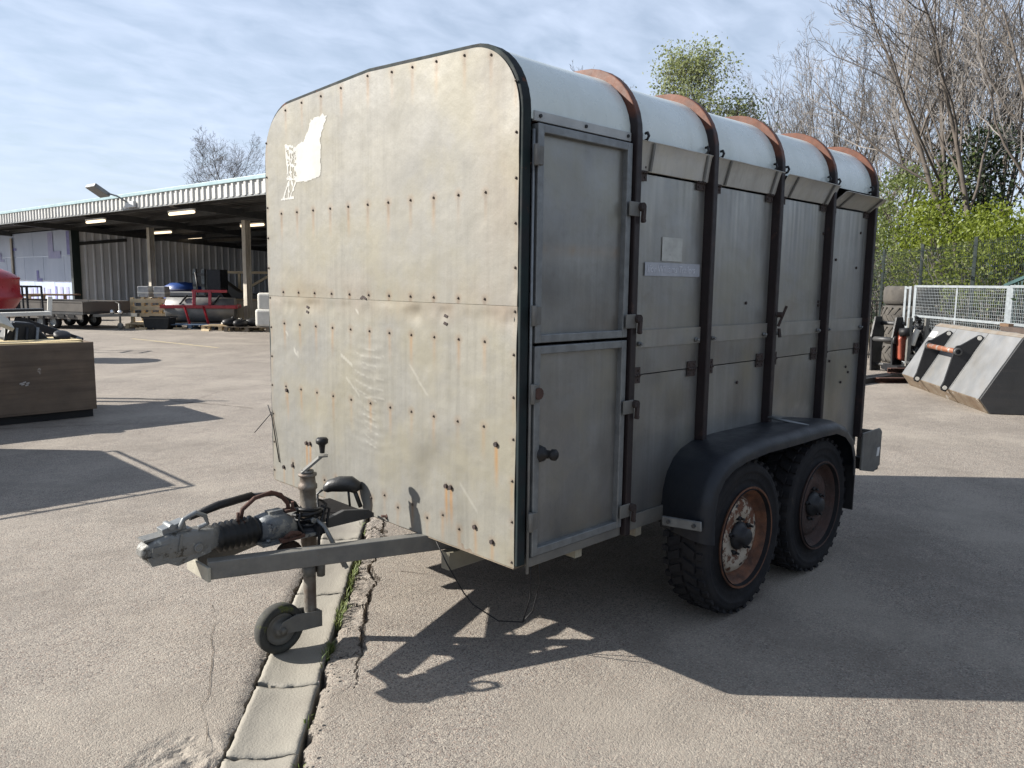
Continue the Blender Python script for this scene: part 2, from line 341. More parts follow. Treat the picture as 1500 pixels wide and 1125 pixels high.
# ------------------------------------------------------------------ livestock trailer
W = 1.78; ZB = .469; ZC = 2.085; RC = .25; CROWN = .03
def zcap(y):                               # outline of the body end seen from the front
    yy = min(y, W-y)
    if yy < RC: return ZC+RC*math.sqrt(max(0, 1-((RC-yy)/RC)**2))
    return ZC+RC+CROWN*(yy-RC)/(W/2-RC)
def cross(o, z0, z1=None):                 # (y, z, ny, nz) up the near side, over and down the far side, pushed out by o
    pts = []; z1 = z0 if z1 is None else z1
    for i in range(5): pts.append((0, z0+(ZC-z0)*i/4, -1, 0))
    for i in range(1, 11):
        a = math.pi-math.pi/2*i/10; pts.append((RC+RC*math.cos(a), ZC+RC*math.sin(a), math.cos(a), math.sin(a)))
    for i in range(1, 9):
        t = i/8; y = RC+(W-2*RC)*t; pts.append((y, zcap(y), 0, 1))
    for i in range(1, 11):
        a = math.pi/2-math.pi/2*i/10; pts.append((W-RC+RC*math.cos(a), ZC+RC*math.sin(a), math.cos(a), math.sin(a)))
    for i in range(1, 5): pts.append((W, ZC+(z1-ZC)*i/4, 1, 0))
    return [(y+ny*o, z+nz*o, ny, nz) for y, z, ny, nz in pts]
T = thing('livestock_trailer', 'weathered aluminium livestock trailer with white curved roof and rusty brown hoops', 'trailer', (1.55, .89, 0))

# aluminium sheets with stains kept in a colour attribute (r rust, g grime, b pale scratch)
def alu(name, c1, c2, streak, metal, rough, scol):
    m, X = mat(name, c1, c2, 1.6, rough, metal, .0, streak=streak, scol=scol, sscale=(26,26,.7))
    N, L_ = X['nodes'], X['links']; at = N.new('ShaderNodeAttribute'); at.attribute_name = 'stain'; se = N.new('ShaderNodeSeparateColor'); L_.new(at.outputs['Color'], se.inputs[0])
    col = X['col']
    mp = N.new('ShaderNodeMapping'); mp.inputs['Scale'].default_value = (60,60,5); L_.new(X['V'], mp.inputs[0])
    col = X['mx'](X['mr'](X['nz'](1, 6, .7, mp.outputs[0]), .40, .70, 0, .22), col, tuple(x*1.25 for x in c1))
    col = X['mx'](X['mr'](X['nz'](55, 6, .75), .50, .72, 0, .32), col, tuple(x*.62 for x in c1))
    col = X['mx'](X['mr'](X['nz'](1.3, 4), .42, .66, 0, .55), col, (c1[0]*.88, c1[1]*.90, c1[2]*.99))
    col = X['mx'](X['mr'](X['nz'](2.7, 5), .48, .66, 0, .5), col, (c1[0]*1.02, c1[1]*.97, c1[2]*.78))
    col = X['mx'](se.outputs[0], col, (.27, .145, .05)); col = X['mx'](se.outputs[1], col, (.065, .06, .055)); col = X['mx'](se.outputs[2], col, (.46, .45, .41))
    L_.new(col, X['P'].inputs['Base Color'])
    b = N.new('ShaderNodeBump'); b.inputs['Strength'].default_value = .12; b.inputs['Distance'].default_value = .01; L_.new(X['nz'](26, 6, .7), b.inputs['Height'])
    b2 = N.new('ShaderNodeBump'); b2.inputs['Strength'].default_value = .25; b2.inputs['Distance'].default_value = .02; L_.new(X['nz'](5, 3, .5), b2.inputs['Height']); L_.new(b2.outputs[0], b.inputs['Normal']); L_.new(b.outputs[0], X['P'].inputs['Normal'])
    return m
alu_f = alu('oxidised aluminium, front', (.212, .203, .170), (.178, .177, .165), .55, .12, .62, (.125,.12,.10))
alu_s = alu('dull aluminium, sides', (.295, .297, .285), (.23, .232, .222), .6, .62, .40, (.36,.365,.36))

alu_r = alu('paler aluminium rail', (.35, .345, .315), (.28, .278, .255), .4, .35, .5, (.13,.13,.12))
alu_v = alu('pale dusty aluminium flap', (.52, .51, .47), (.43, .425, .39), .4, .15, .6, (.22,.215,.19))
def set_stain(me, pts, fn):
    at = me.attributes.new('stain', 'FLOAT_COLOR', 'POINT'); arr = np.ones((len(me.vertices), 4), np.float32)
    for i, p in enumerate(pts): arr[i, :3] = fn(*p)
    at.data.foreach_set('color', arr.ravel())
ROWY = [1.631-.1465*i for i in range(11)]
riv_up = [(y, 1.826) for y in ROWY]+[(y, 1.4454) for y in ROWY]
riv_lo = [(y, 1.29) for y in ROWY]+[(y, .974) for y in ROWY]
riv_lo += [(1.578,.589),(1.188,.585),(.99,.581),(.797,.582),(.599,.582),(.404,.581),(.213,.578),(1.284,.557),(.895,.55),(.699,.549),(.504,.547),(.308,.545),(.117,.54)]
bolt_lo = [(1.441,.712,1),(1.409,.714,1),(.383,.703,1),(.354,.703,1),(.097,.916,1),(1.669,.552,.4),(1.578,.575,.4),(.213,.575,.5),(.117,.54,.5),(1.62,.955,.5)]
slots = [(1.409,1.377),(1.409,1.354),(.389,1.374),(.389,1.345)]
edge_r = [(.018,2.186)]+[(.012, 2.016-.1527*i) for i in range(11)]
edge_l = [(W-.018,2.174)]+[(W-.012, 2.01-.149*i) for i in range(11)]
riv_top = [(1.569,2.305),(1.418,2.318),(1.253,2.322),(1.092,2.332),(.893,2.349),(.723,2.335),(.589,2.33),(.443,2.325),(.281,2.316),(.141,2.292)]
def bumps(x): return math.exp(-x*x)
def sstep(a, b, x):
    t = max(0, min(1, (x-a)/(b-a))); return t*t*(3-2*t)
def front_stain(rows_, strong, upper):
    def fn(x, y, z):
        r_ = g_ = b_ = 0.
        for (ry, rz, s) in rows_:
            d = rz-z; e = y-ry
            if abs(e) < .03:
                if upper and -.01 < d < .08: g_ = max(g_, s*.62*bumps(e/.008)*sstep(.085, .0, d))
                if -.02 < d < .16: r_ = max(r_, s*.85*bumps(e/(.0075+.03*max(d,0)))*sstep(.16, .0, d)*sstep(-.012, .0, d)*(.6+.6*fbm(ry*9, rz*7)))
                rr = math.hypot(d, e)
                if rr < .028: g_ = max(g_, s*.65*bumps(rr/.012)); r_ = max(r_, s*.35*bumps(rr/.02))
        for (ry, rz, s) in strong:
            d = rz-z; e = y-ry+.02*max(d, 0)
            if abs(e) < .04 and -.02 < d < .2: r_ = max(r_, s*1.0*bumps(e/(.007+.02*max(d, 0)))*sstep(.20, .02, d)*sstep(-.015, 0, d))
            rr = math.hypot(d, e)
            if rr < .02: g_ = max(g_, s*bumps(rr/.010))
        if not upper:
            c = fbm(y*16, z*3.2); k = bumps((y-.90)/.13)*sstep(.62,.8,z)*sstep(1.40,1.3,z)     # scuffs where the towing vehicle rubbed
            wv = z+.9*(y-.90)**2*(-1)
            for q, zz in enumerate((1.21, 1.175, 1.14, 1.12, 1.085, 1.04, 1.0, .985, .93, .90, .87, .84, .80, .77)):
                hw = .11 if q in (1, 4, 5, 6) else .05
                cz = zz+1.1*(y-.90+.01*q%3)**2
                if abs(y-.9-.02*fbm(q*3., 1.)) < hw:
                    dd = z-cz-.004*fbm(y*12, q*2.)
                    a = .6+.5*fbm(y*14, q*5.)
                    b_ = max(b_, .40*a*bumps(dd/.003)); g_ = max(g_, .34*a*bumps((dd+.005)/.0028))
            if .35 < y < .75 and z < .95: g_ = max(g_, .16*bumps((y-.55+.35*(z-.7))/.10)*sstep(.96,.8,z)*sstep(.5,.6,z))
            if 1.1 < y < 1.42 and z < .8: g_ = max(g_, .15*bumps((y-1.27)/.10)*sstep(.80,.72,z))
            r_ = max(r_, .20*sstep(1.30, 1.42, z)*(.6+.8*fbm(y*6, 1.2)))
        else:
            r_ = max(r_, .16*sstep(.35, -.05, y)*(.6+.7*fbm(y*5, z*2)), .14*sstep(1.62, 1.43, z)*(.5+.8*fbm(y*4, z*3)))
        for (a, b2, c2, d2, s) in (SCR if not upper else []):
            ex, ez = c2-a, d2-b2; l = math.hypot(ex, ez); t = ((y-a)*ex+(z-b2)*ez)/l
            if 0 < t < l and abs((y-a)*ez-(z-b2)*ex)/l < .006: b_ = max(b_, s*.5)
        return (max(0, min(.9, r_)), max(0, min(.9, g_)), max(0, min(.8, b_)))
    return fn
SCR = [(.62,1.17,.50,1.05,.35),(1.12,1.17,1.03,1.13,.6),(1.545,1.17,1.525,1.14,.8),(1.515,1.16,1.51,1.13,.5),(1.62,1.25,1.6,1.235,.6),(1.0,1.385,.98,1.36,.8),(.30,.73,.20,.64,.3),(1.08,1.07,.98,1.0,.45)]
def front_sheet(z0f, z1f, nz_, x, dent, stain):
    ys = [W/2-(W/2)*math.cos(math.pi*i/200) if False else None for i in range(0)]
    ys = sorted(set([round(W*i/210, 5) for i in range(211)]+[round(.06*(i/12)**2, 5) for i in range(13)]+[round(W-.06*(i/12)**2, 5) for i in range(13)]))
    m = MB(); rws = []; pts = []
    for j in range(nz_+1):
        rr = []
        for y in ys:
            z = z0f(y)+(z1f(y)-z0f(y))*j/nz_; p = (x+dent(y, z), y, z); rr.append(p); pts.append(p)
        rws.append(rr)
    m.sheet(rws); o = m.build('front_panel', alu_f, T, recalc=False)
    if o.data.polygons[0].normal.x > 0: o.data.flip_normals()
    set_stain(o.data, pts, stain)
    o.modifiers.new('thick', 'SOLIDIFY').thickness = .003; o.modifiers[-1].offset = -1; o.modifiers.new('crisp', 'EDGE_SPLIT').split_angle = R(35)
    return o
def dent_up(y, z): return sstep(1.424, 1.50, z)*(.0035*fbm(y*1.7, z*1.7, 1.)+.0012*fbm(y*6, z*6, 2.))
def dent_lo(y, z):
    d = .005*fbm(y*2.1, z*2.1, 4.)+.0016*fbm(y*7, z*7, 8.)
    d += .007*bumps((z-1.38)/.035)*max(0, fbm(y*8, 2.5))
    d += .004*bumps((y-.9)/.12)*sstep(1.3,1.2,z)*sstep(.7,.8,z)*math.sin((z-1.1*(y-.9)**2)*150+2*fbm(y*5,z*5))*.13
    d += -.007*bumps((y-1.30)/.05)*bumps((z-.74)/.10)+.006*bumps((y-.52+.3*(z-.7))/.06)*bumps((z-.72)/.12)
    return d*sstep(1.423, 1.39, z)
up = front_sheet(lambda y: 1.4245, lambda y: max(zcap(y), 1.43)-.002, 105, 0, dent_up, front_stain([(a, b, 1) for a, b in riv_up]+[(a, b, .8) for a, b in riv_top]+[(a, b, .45) for a, b in edge_r+edge_l if b > 1.42], [], True))
lo = front_sheet(lambda y: ZB, lambda y: 1.4232, 125, .0015, dent_lo, front_stain([(a, b, .8) for a, b in riv_lo]+[(a, b, .45) for a, b in edge_r+edge_l if b < 1.42], bolt_lo, False))
def rivets(lst, dent, parent, r=.0052, x0=0):
    m = MB()
    for y, z in lst: m.lathe([(r, .001), (r*.95, .003), (r*.6, .0052), (.0004, .006)], (x0+dent(y, z)*1., y, z), (-1, 0, 0), 8)
    return m.build('rivets', rivet_m, parent, kind='stuff')
rivets(riv_up+riv_top+[e for e in edge_r+edge_l if e[1] > 1.42], dent_up, up)
rivets(riv_lo+[e for e in edge_r+edge_l if e[1] < 1.42], dent_lo, lo, x0=.002)
m = MB()
for y, z, s in bolt_lo: m.cyl((dent_lo(y, z)+.003, y, z), (dent_lo(y, z)-.007, y, z), .0095, 6)
for y, z in slots: m.obox((dent_lo(y, z)+.001, y, z), (.002,0,0), (0,.010,.003), (0,-.003,.005))
for k in range(5): m.obox((dent_lo(1,1.44)+.001-.0005*k, .955-.008*k, 1.437-.004*abs(k-2)), (.002,0,0), (0,.007,.002), (0,-.002,.004))
m.build('panel_bolts', rust_dk, lo, kind='stuff')
# torn remains of a white sticker
sm_ = MT('white sticker remains', (.44,.435,.405), (.37,.367,.34), 9, .6, 0, 0)
def in_poly(y, z, P):
    c = False
    for (a, b_), (e, f) in zip(P, P[1:]+P[:1]):
        if (b_ > z) != (f > z) and y < (e-a)*(z-b_)/(f-b_)+a: c = not c
    return c
SP = [(1.265,1.975),(1.262,2.139),(1.248,2.165),(1.20,2.236),(1.222,2.231),(1.232,2.241),(1.25,2.234),(1.30,2.236),(1.322,2.226),(1.332,2.238),(1.35,2.205),(1.40,2.142),(1.47,2.128),(1.505,2.12),(1.49,2.06),(1.50,2.0),(1.485,1.962),(1.40,1.957)]
SS = [(1.50,2.10,1.565,2.13),(1.50,2.125,1.572,2.142),(1.555,1.99,1.572,2.14),(1.525,1.96,1.54,2.13),(1.50,2.04,1.555,2.05),(1.49,1.975,1.565,1.985),(1.55,1.97,1.61,1.892),(1.49,1.96,1.545,1.893),(1.55,1.96,1.556,1.893),(1.51,1.893,1.625,1.890),(1.505,1.93,1.52,1.963),(1.515,2.07,1.545,2.075)]
pt = MB(); st_ = .0042; vid = {}
for iy in range(int(.46/st_)):
    for iz in range(int(.37/st_)):
        y, z = 1.18+iy*st_, 1.88+iz*st_; j1, j2 = .007*fbm(y*40, z*40), .007*fbm(y*40, z*40, 9.); on = in_poly(y+j1, z+j2, SP)
        if not on:
            for a, b_, e, f in SS:
                ex, ez = e-a, f-b_; t_ = max(0, min(1, ((y-a)*ex+(z-b_)*ez)/(ex*ex+ez*ez)))
                if math.hypot(y-a-t_*ex+j1*.5, z-b_-t_*ez) < .0052+.004*fbm(y*60, z*60, 4.): on = True; break
            if not on and 1.495 < y < 1.57 and 1.965 < z < 2.135 and fbm(y*55, z*55, 7.) > .22: on = True
        elif y > 1.475 and fbm(y*50, z*50, 2.) > .12: on = False
        if on:
            q = []
            for dy_, dz_ in ((0,0),(1,0),(1,1),(0,1)):
                k_ = (iy+dy_, iz+dz_)
                if k_ not in vid: yy, zz = 1.18+k_[0]*st_, 1.88+k_[1]*st_; vid[k_] = len(pt.v); pt.v.append((dent_up(yy, zz)-.0012, yy, zz))
                q.append(vid[k_])
            pt.f.append(tuple(q)); pt.sm.append(False)
pt.build('sticker_remains', sm_, up)

# hoops
PX = [.632, 1.2074, 1.8423, 2.4689, 3.072]
def hoop(x0, x1, oi, oo, z0, z1, mt, lip=True):
    a, b_ = cross(oi, z0, z1), cross(oo, z0, z1); m = MB(); rws = []
    for (y0, zz0, _, _), (y1, zz1, _, _) in zip(a, b_):
        ring = [(x0, y0, zz0), (x0, y1, zz1), (x1, y1, zz1), (x1, y0, zz0)]; rws.append(ring+[ring[0]])
    m.sheet(rws, False); m.f += [(0, 1, 2, 3), tuple(len(m.v)-5+k for k in (3, 2, 1, 0))]; m.sm += [False]*2
    return m.build('hoop', mt, T, bevel=.004)
hf = hoop(.0045, .046, -.022, .014, .475, .475, green_m); hf['label'] = 'dark green edging hoop with rust chips'
for i, x in enumerate(PX):
    h = hoop(x-.018, x+.018, -.006, .043, .462 if i == 0 else (.56 if i == 4 else (.50 if i == 3 else .79)), .5, hoop_m)
m = MB(); m.tube([(.052, -.020, .44), (.052, -.020, 2.03)], .0055, 8); m.build('hinge_rod', galv, T)
# roof skins between the hoops, fibreglass
xs_ = [.046]+PX
for i in range(5):
    c = cross(.008, 2.066, 2.066); rws = []; x0, x1 = xs_[i]+(.0 if i == 0 else .0205), xs_[i+1]-.0205
    m = MB(); nn = 9
    for k in range(nn):
        x = x0+(x1-x0)*k/(nn-1); sag = -.004*math.sin(math.pi*k/(nn-1)); rws.append([(x, y-ny*0+ny*sag, z+nz_*sag) for (y, z, ny, nz_) in c])
    m.sheet(rws); m.build('roof_panel', gel, T, solid=.004)
# door-head trim under the first roof skin
m = MB(); m.box((.058, -.017, 2.060), (.608, -.003, 2.094)); tr = m.build('door_head_trim', MT('grey trim', (.42,.44,.44), None, 8, .5), T, bevel=.002)
m = MB()
for x in (.085, .33, .585): m.cyl((x, -.016, 2.078), (x, -.0225, 2.078), .0065, 8)
m.build('screws', blackp, tr, kind='stuff')

# side sheets, near side
def side_stain(xa, xb, z0, z1, seed, kind='upper'):
    def fn(x, y, z):
        e = min(x-xa, xb-x); g_ = 0
        g_ = .55*bumps(e/.03)*(.5+.6*fbm(x*40, z*2, seed))
        b_ = 0
        if kind == 'upper':
            top = sstep(z1-.55, z1, z); b_ = max(0, .25+fbm(x*55, z*1.1, seed+3)*1.1)*top*.95 + .18*max(0, fbm(x*70, z*.9, seed+5))
            g_ = max(g_, .6*top*bumps((e-.06)/.02)*max(0, .5+fbm(x*30, z*2., seed)))
        r_ = .25*max(0, fbm(x*5, z*4, seed+9))*sstep(z0+.25, z0, z)
        if kind == '' and seed > 3.8 and seed < 3.9:      # tide mark across the upper door leaf
            d = z-1.625-.022*fbm(x*9, 3.); r_ = max(r_, .55*bumps(d/.012)*(.4+.8*max(0, fbm(x*16, 8.)))); b_ = max(b_, .22*bumps((d+.01)/.03))
        if seed == 33.:                                    # rubbed patch low on the third bay
            d = z-.80-.03*math.sin(x*9)-.02*fbm(x*12, 2.); b_ = max(b_, .75*bumps(d/.014)*max(0, .3+fbm(x*20, z*30))); d = z-.74-.05*fbm(x*7, 4.); b_ = max(b_, .5*bumps(d/.006)*max(0, fbm(x*14, 6.)+.2))
        g_ = max(g_, .38*sstep(z0+.22, z0, z)*(.6+.6*fbm(x*7, z*7, seed)), .5*max(0, fbm(x*3.5, z*2.5, seed+4))) if kind == '' else g_
        return (max(0, min(.5, r_)), max(0, min(.7, g_)), max(0, min(.75, b_)))
    return fn
def side_sheet(name, xa, xb, z0, z1, y, seed, kind='', parent=None, mt=None):
    m = MB(); rws = []; pts = []; nx, nz_ = max(4, int((xb-xa)/.018)), max(2, int((z1-z0)/.03))
    for j in range(nz_+1):
        rr = []
        for i in range(nx+1):
            x = xa+(xb-xa)*i/nx; z = z0+(z1-z0)*j/nz_; p = (x, y+.003*fbm(x*2.5, z*2.5, seed)*(0 if i in (0, nx) else 1), z); rr.append(p); pts.append(p)
        rws.append(rr)
    m.sheet(rws); o = m.build(name, mt or alu_s, parent or T, recalc=False)
    if o.data.polygons[0].normal.y > 0: o.data.flip_normals()
    set_stain(o.data, pts, side_stain(xa, xb, z0, z1, seed, kind))
    s = o.modifiers.new('thick', 'SOLIDIFY'); s.thickness = .003; s.offset = -1; o.modifiers.new('crisp', 'EDGE_SPLIT').split_angle = R(35)
    return o
hb = MB()          # hinge: two leaves, three knuckles
hb.box((-.034, -.004, .004), (.034, 0, .034)); hb.box((-.034, -.004, -.034), (.034, 0, -.004))
for k in (-.024, -.008, .008, .024): hb.cyl((k-.007, -.006, 0), (k+.007, -.006, 0), .0065, 8)
for sx_ in (-.02, .02):
    for sz_ in (-.02, .02): hb.cyl((sx_, -.003, sz_), (sx_, -.008, sz_), .005, 6)
hinge0 = None
hinge_m = MT('rusted hinge', (.06, .04, .034), (.04,.03,.028), 30, .8, .2, .4, 90)
def put_hinge(x, y, z, parent=None):
    global hinge0
    if hinge0 is None:
        hinge0 = hb.build('hinge', hinge_m, T); base = hinge0
        hinge0.data.transform(Matrix.Translation(T.location)); o = hinge0
    else: o = hinge0.copy(); COL.objects.link(o)
    o.parent = T; o.location = Vector((x, y, z))-T.location; return o
bb = MB(); bb.cyl((0,0,0),(0,-.012,0),.010,6); bb.cyl((0,-.010,0),(0,-.022,0),.006,8); bolt0 = None
def put_bolt(x, y, z):
    global bolt0
    if bolt0 is None: bolt0 = bb.build('bolt', galv, T); bolt0.data.transform(Matrix.Translation(T.location)); o = bolt0
    else: o = bolt0.copy(); COL.objects.link(o)
    o.parent = T; o.location = Vector((x, y, z))-T.location
ANG = [9, 16, 27, 50]
for i in range(4):
    xa, xb = PX[i]+.0215, PX[i+1]-.0215
    us_ = side_sheet('upper_side_panel', xa, xb, 1.308, 1.950, .000, i+1., 'upper')
    side_sheet('side_rail', xa, xb, 1.243, 1.316, -.008, i+11., mt=alu_r)
    side_sheet('middle_side_panel', xa, xb, 1.131, 1.245, -.002, i+21.)
    side_sheet('lower_side_panel', xa, xb, .525 if i == 0 else .5, 1.126, .000, i+31.)
    m = MB(); m.box((xa, .02, .47), (xb, .03, 2.07)); 
    # vent flap, hinged along its foot and leaning out
    a = R(ANG[i]); l = .118; m = MB(); d = Vector((0, -math.sin(a), math.cos(a))); n_ = Vector((0, -math.cos(a), -math.sin(a)))
    o0 = Vector((xa-.004, -.010, 1.957)); e = Vector((xb-xa+(.035 if i else .045), 0, 0))
    rws = []
    for k, (t, q) in enumerate(((0, .004), (.02, 0), (.5, .0015), (.93, 0), (1, -.006))):
        rws.append([tuple(o0+e*(s/10)+d*l*t-n_*q+Vector((0, .002*math.sin(s*1.3+i), 0))) for s in range(11)])
    m.sheet(rws); fl = m.build('vent_flap', alu_v, T, recalc=False); 
    pts = [(v.co.x, v.co.y, v.co.z) for v in fl.data.vertices]
    set_stain(fl.data, pts, lambda x, y, z: (.02, max(0, .25*fbm(x*9, z*9)), 0)); s_ = fl.modifiers.new('thick', 'SOLIDIFY'); s_.thickness = .003; fl.modifiers.new('crisp', 'EDGE_SPLIT').split_angle = R(35)
    m = MB(); q0 = o0+e*.16; m.bar(q0+d*.004+n_*.006, q0+d*l*.97+n_*.006, .012, .008, n_); m.build('flap_stay', galv_dull, fl); m = MB(); q0 = o0+e*.86; m.bar(q0+d*.004+n_*.006, q0+d*l*.97+n_*.006, .012, .008, n_)
    m.build('flap_stay', galv_dull, fl)
    put_hinge(xa+.045, -.004, 1.955); put_hinge(xb-.045, -.004, 1.955)
    put_hinge(xa+.045, -.004, 1.128); put_hinge(xb-.06, -.004, 1.128)
    put_bolt(xa+.055, -.010, 1.26); put_bolt(xb-.045, -.010, 1.26)
    for x in (xa+.04, xb-.045):
        m = MB(); m.tube([(x, -.012, 2.072), (x+.002, -.030, 2.078), (x+.004, -.036, 2.092), (x+.006, -.028, 2.106), (x+.008, -.016, 2.104)], .006, 6); m.build('flap_hook', blackp, T)
m = MB(); m.box((.655, -.010, .462), (1.19, -.002, .528)); m.build('sill_strip', galv_dull, T, bevel=.002)
m = MB()
for (x, z) in ((2.62,1.66),(2.95,1.83),(2.92,1.62),(2.62,1.07),(2.86,1.02),(2.9,.985),(2.8,.93),(2.43,1.80),(1.55,1.03),(1.60,1.42),(2.42,1.42),(2.42,1.40)): m.cyl((x, .002, z), (x, -.006, z), .008, 6)
m.build('side_screws', rust_dk, T, kind='stuff')
# faded stickers on the first bay
st1 = MT('faded grey sticker', (.46,.47,.44), (.37,.38,.355), 26, .6, 0, .05, spots=[((.24,.25,.24), 22, .64)])
st2 = MT('faded lettering strip', (.37,.39,.43), (.31,.33,.37), 20, .5, 0, .03)
st3 = MT('worn lettering', (.58,.60,.66), (.46,.48,.54), 30, .5, 0, 0)
m = MB(); m.box((.864, -.0035, 1.605), (1.016, -.0045, 1.705)); m.build('square_sticker', st1, T)
m = MB(); m.box((.745, -.0035, 1.541), (1.163, -.0045, 1.597)); strip = m.build('name_strip', st2, T)
def text(body, size, loc, rot, mt, parent, name='lettering', shear=0):
    cu = bpy.data.curves.new(name, 'FONT'); cu.body = body; cu.size = size; cu.extrude = .0004; cu.shear = shear; cu.align_x = 'LEFT'
    t = bpy.data.objects.new(name, cu); COL.objects.link(t); bpy.context.view_layer.update()
    me = bpy.data.meshes.new_from_object(t.evaluated_get(bpy.context.evaluated_depsgraph_get())); bpy.data.objects.remove(t)
    o = bpy.data.objects.new(name, me); COL.objects.link(o); me.materials.clear(); me.materials.append(mt)
    off = Vector((0,0,0)); q = parent
    while q is not None: off += q.location; q = q.parent
    o.parent = parent; o.location = Vector(loc)-off; o.rotation_euler = rot; return o
text('Ifor Williams Trailers', .042, (.760, -.0055, 1.5565), (R(90), 0, 0), st3, strip, shear=.15)

# walk-in door, two leaves
def door_leaf(z0, z1, name):
    x0, x1 = .066, .604; fw = .030; m = MB(); ya, yb = -.030, .006
    m.box((x0, ya, z0), (x0+fw, yb, z1)); m.box((x1-fw, ya, z0), (x1, yb, z1))
    m.box((x0+fw, ya+.001, z0), (x1-fw, yb, z0+fw)); m.box((x0+fw, ya+.001, z1-fw), (x1-fw, yb, z1))
    dr = m.build(name, galv, T, bevel=.003)
    side_sheet('door_panel', x0+fw-.004, x1-fw+.004, z0+fw-.004, z1-fw+.004, -.006, z0*3, '', dr)
    return dr
d1 = door_leaf(1.292, 2.052, 'door'); d2 = door_leaf(.502, 1.281, 'door')
m = MB(); m.box((.060, -.020, .462), (.61, .01, .498)); m.build('door_sill', galv_dull, T, bevel=.003)
pl = MB(); pl.box((-.048, -.014, -.028), (.018, -.008, .028)); 
lk = MB(); lk.cyl((.024, -.030, .010), (.024, .0, .010), .017, 12); lk.obox((.027, -.026, -.022), (.009,0,0), (0,.006,0), (.002,0,.026)); lk.cyl((.027, -.034, -.044), (.027, -.018, -.044), .008, 8)
latch0 = None
for (x, z) in ((.622, 1.80), (.622, 1.357), (.622, 1.008), (.622, .572)):
    if latch0 is None:
        latch0 = pl.build('latch', galv_dull, T, bevel=.002); latch0.data.transform(Matrix.Translation(T.location)); o = latch0
        k_ = lk.build('latch_pin', rust_dk, latch0); k_.data.transform(Matrix.Translation(T.location)); k_.parent = latch0; k_.location = (0,0,0); pin0 = k_
        k_.matrix_parent_inverse = Matrix()
    else:
        o = latch0.copy(); COL.objects.link(o); k_ = pin0.copy(); COL.objects.link(k_); k_.parent = o
    o.parent = T; o.location = Vector((x, -.032, z))-T.location
dh = MB(); dh.box((-.006, -.014, -.032), (.026, -.004, .032)); dh.cyl((-.010, -.012, -.036), (-.010, -.012, .036), .010, 10)
dh0 = None
for z in (1.942, 1.391, 1.112, .641):
    if dh0 is None: dh0 = dh.build('door_hinge', galv_dull, T, bevel=.002); dh0.data.transform(Matrix.Translation(T.location)); o = dh0
    else: o = dh0.copy(); COL.objects.link(o)
    o.parent = T; o.location = Vector((.058, -.026, z))-T.location
m = MB(); m.cyl((.075, -.03, 1.112), (.075, -.046, 1.112), .022, 12); m.build('rusty_catch', rust_m, T)
m = MB(); m.lathe([(.030,.0),(.033,.008),(.026,.03),(.016,.036),(.015,.06),(.021,.064),(.021,.078),(.015,.084),(.0004,.085)], (.108, -.006, .883), (.25,-1,.05), 20); m.build('door_buffer', blackp, d2)
m = MB(); m.bar((1.845,-.055,1.30),(1.865,-.085,1.405),.018,.012); m.cyl((1.84,-.05,1.36),(1.845,-.075,1.36),.014,8); m.bar((1.845,-.06,1.29),(1.84,-.07,1.245),.014,.012); m.build('bar_latch', rust_dk, T, bevel=.002)

# far side, floor, back, so the body is whole
m = MB(); m.box((.02, W-.004, .47), (3.07, W, 2.09)); m.build('far_side_panel', alu_s, T)
m = MB(); m.box((.006, .006, .462), (3.08, W-.006, .50)); m.build('floor', wood_grey, T)
m = MB(); m.prism([(y, z) for (y, z, _, _) in cross(-.004, .5)], (3.075, 0, 0), (0,1,0), (0,0,1), (.03,0,0)); m.build('rear_ramp', alu_s, T)
m = MB()
for x in (.36, .76, 1.26, 1.75, 2.04, 2.55, 3.0): m.box((x-.02, -.006, .425), (x+.02, W, .461))
for y in (.42, W-.47): m.box((.05, y, .33), (3.05, y+.05, .404))
m.build('chassis_beams', MT('cream chassis', (.30,.28,.21), (.22,.2,.16), 5, .7, .1), T)
m = MB(); m.cyl((1.262, -.06, .36), (1.262, W+.06, .36), .032, 12); m.cyl((2.037, -.06, .36), (2.037, W+.06, .36), .032, 12); m.build('axle', dkgrey, T)

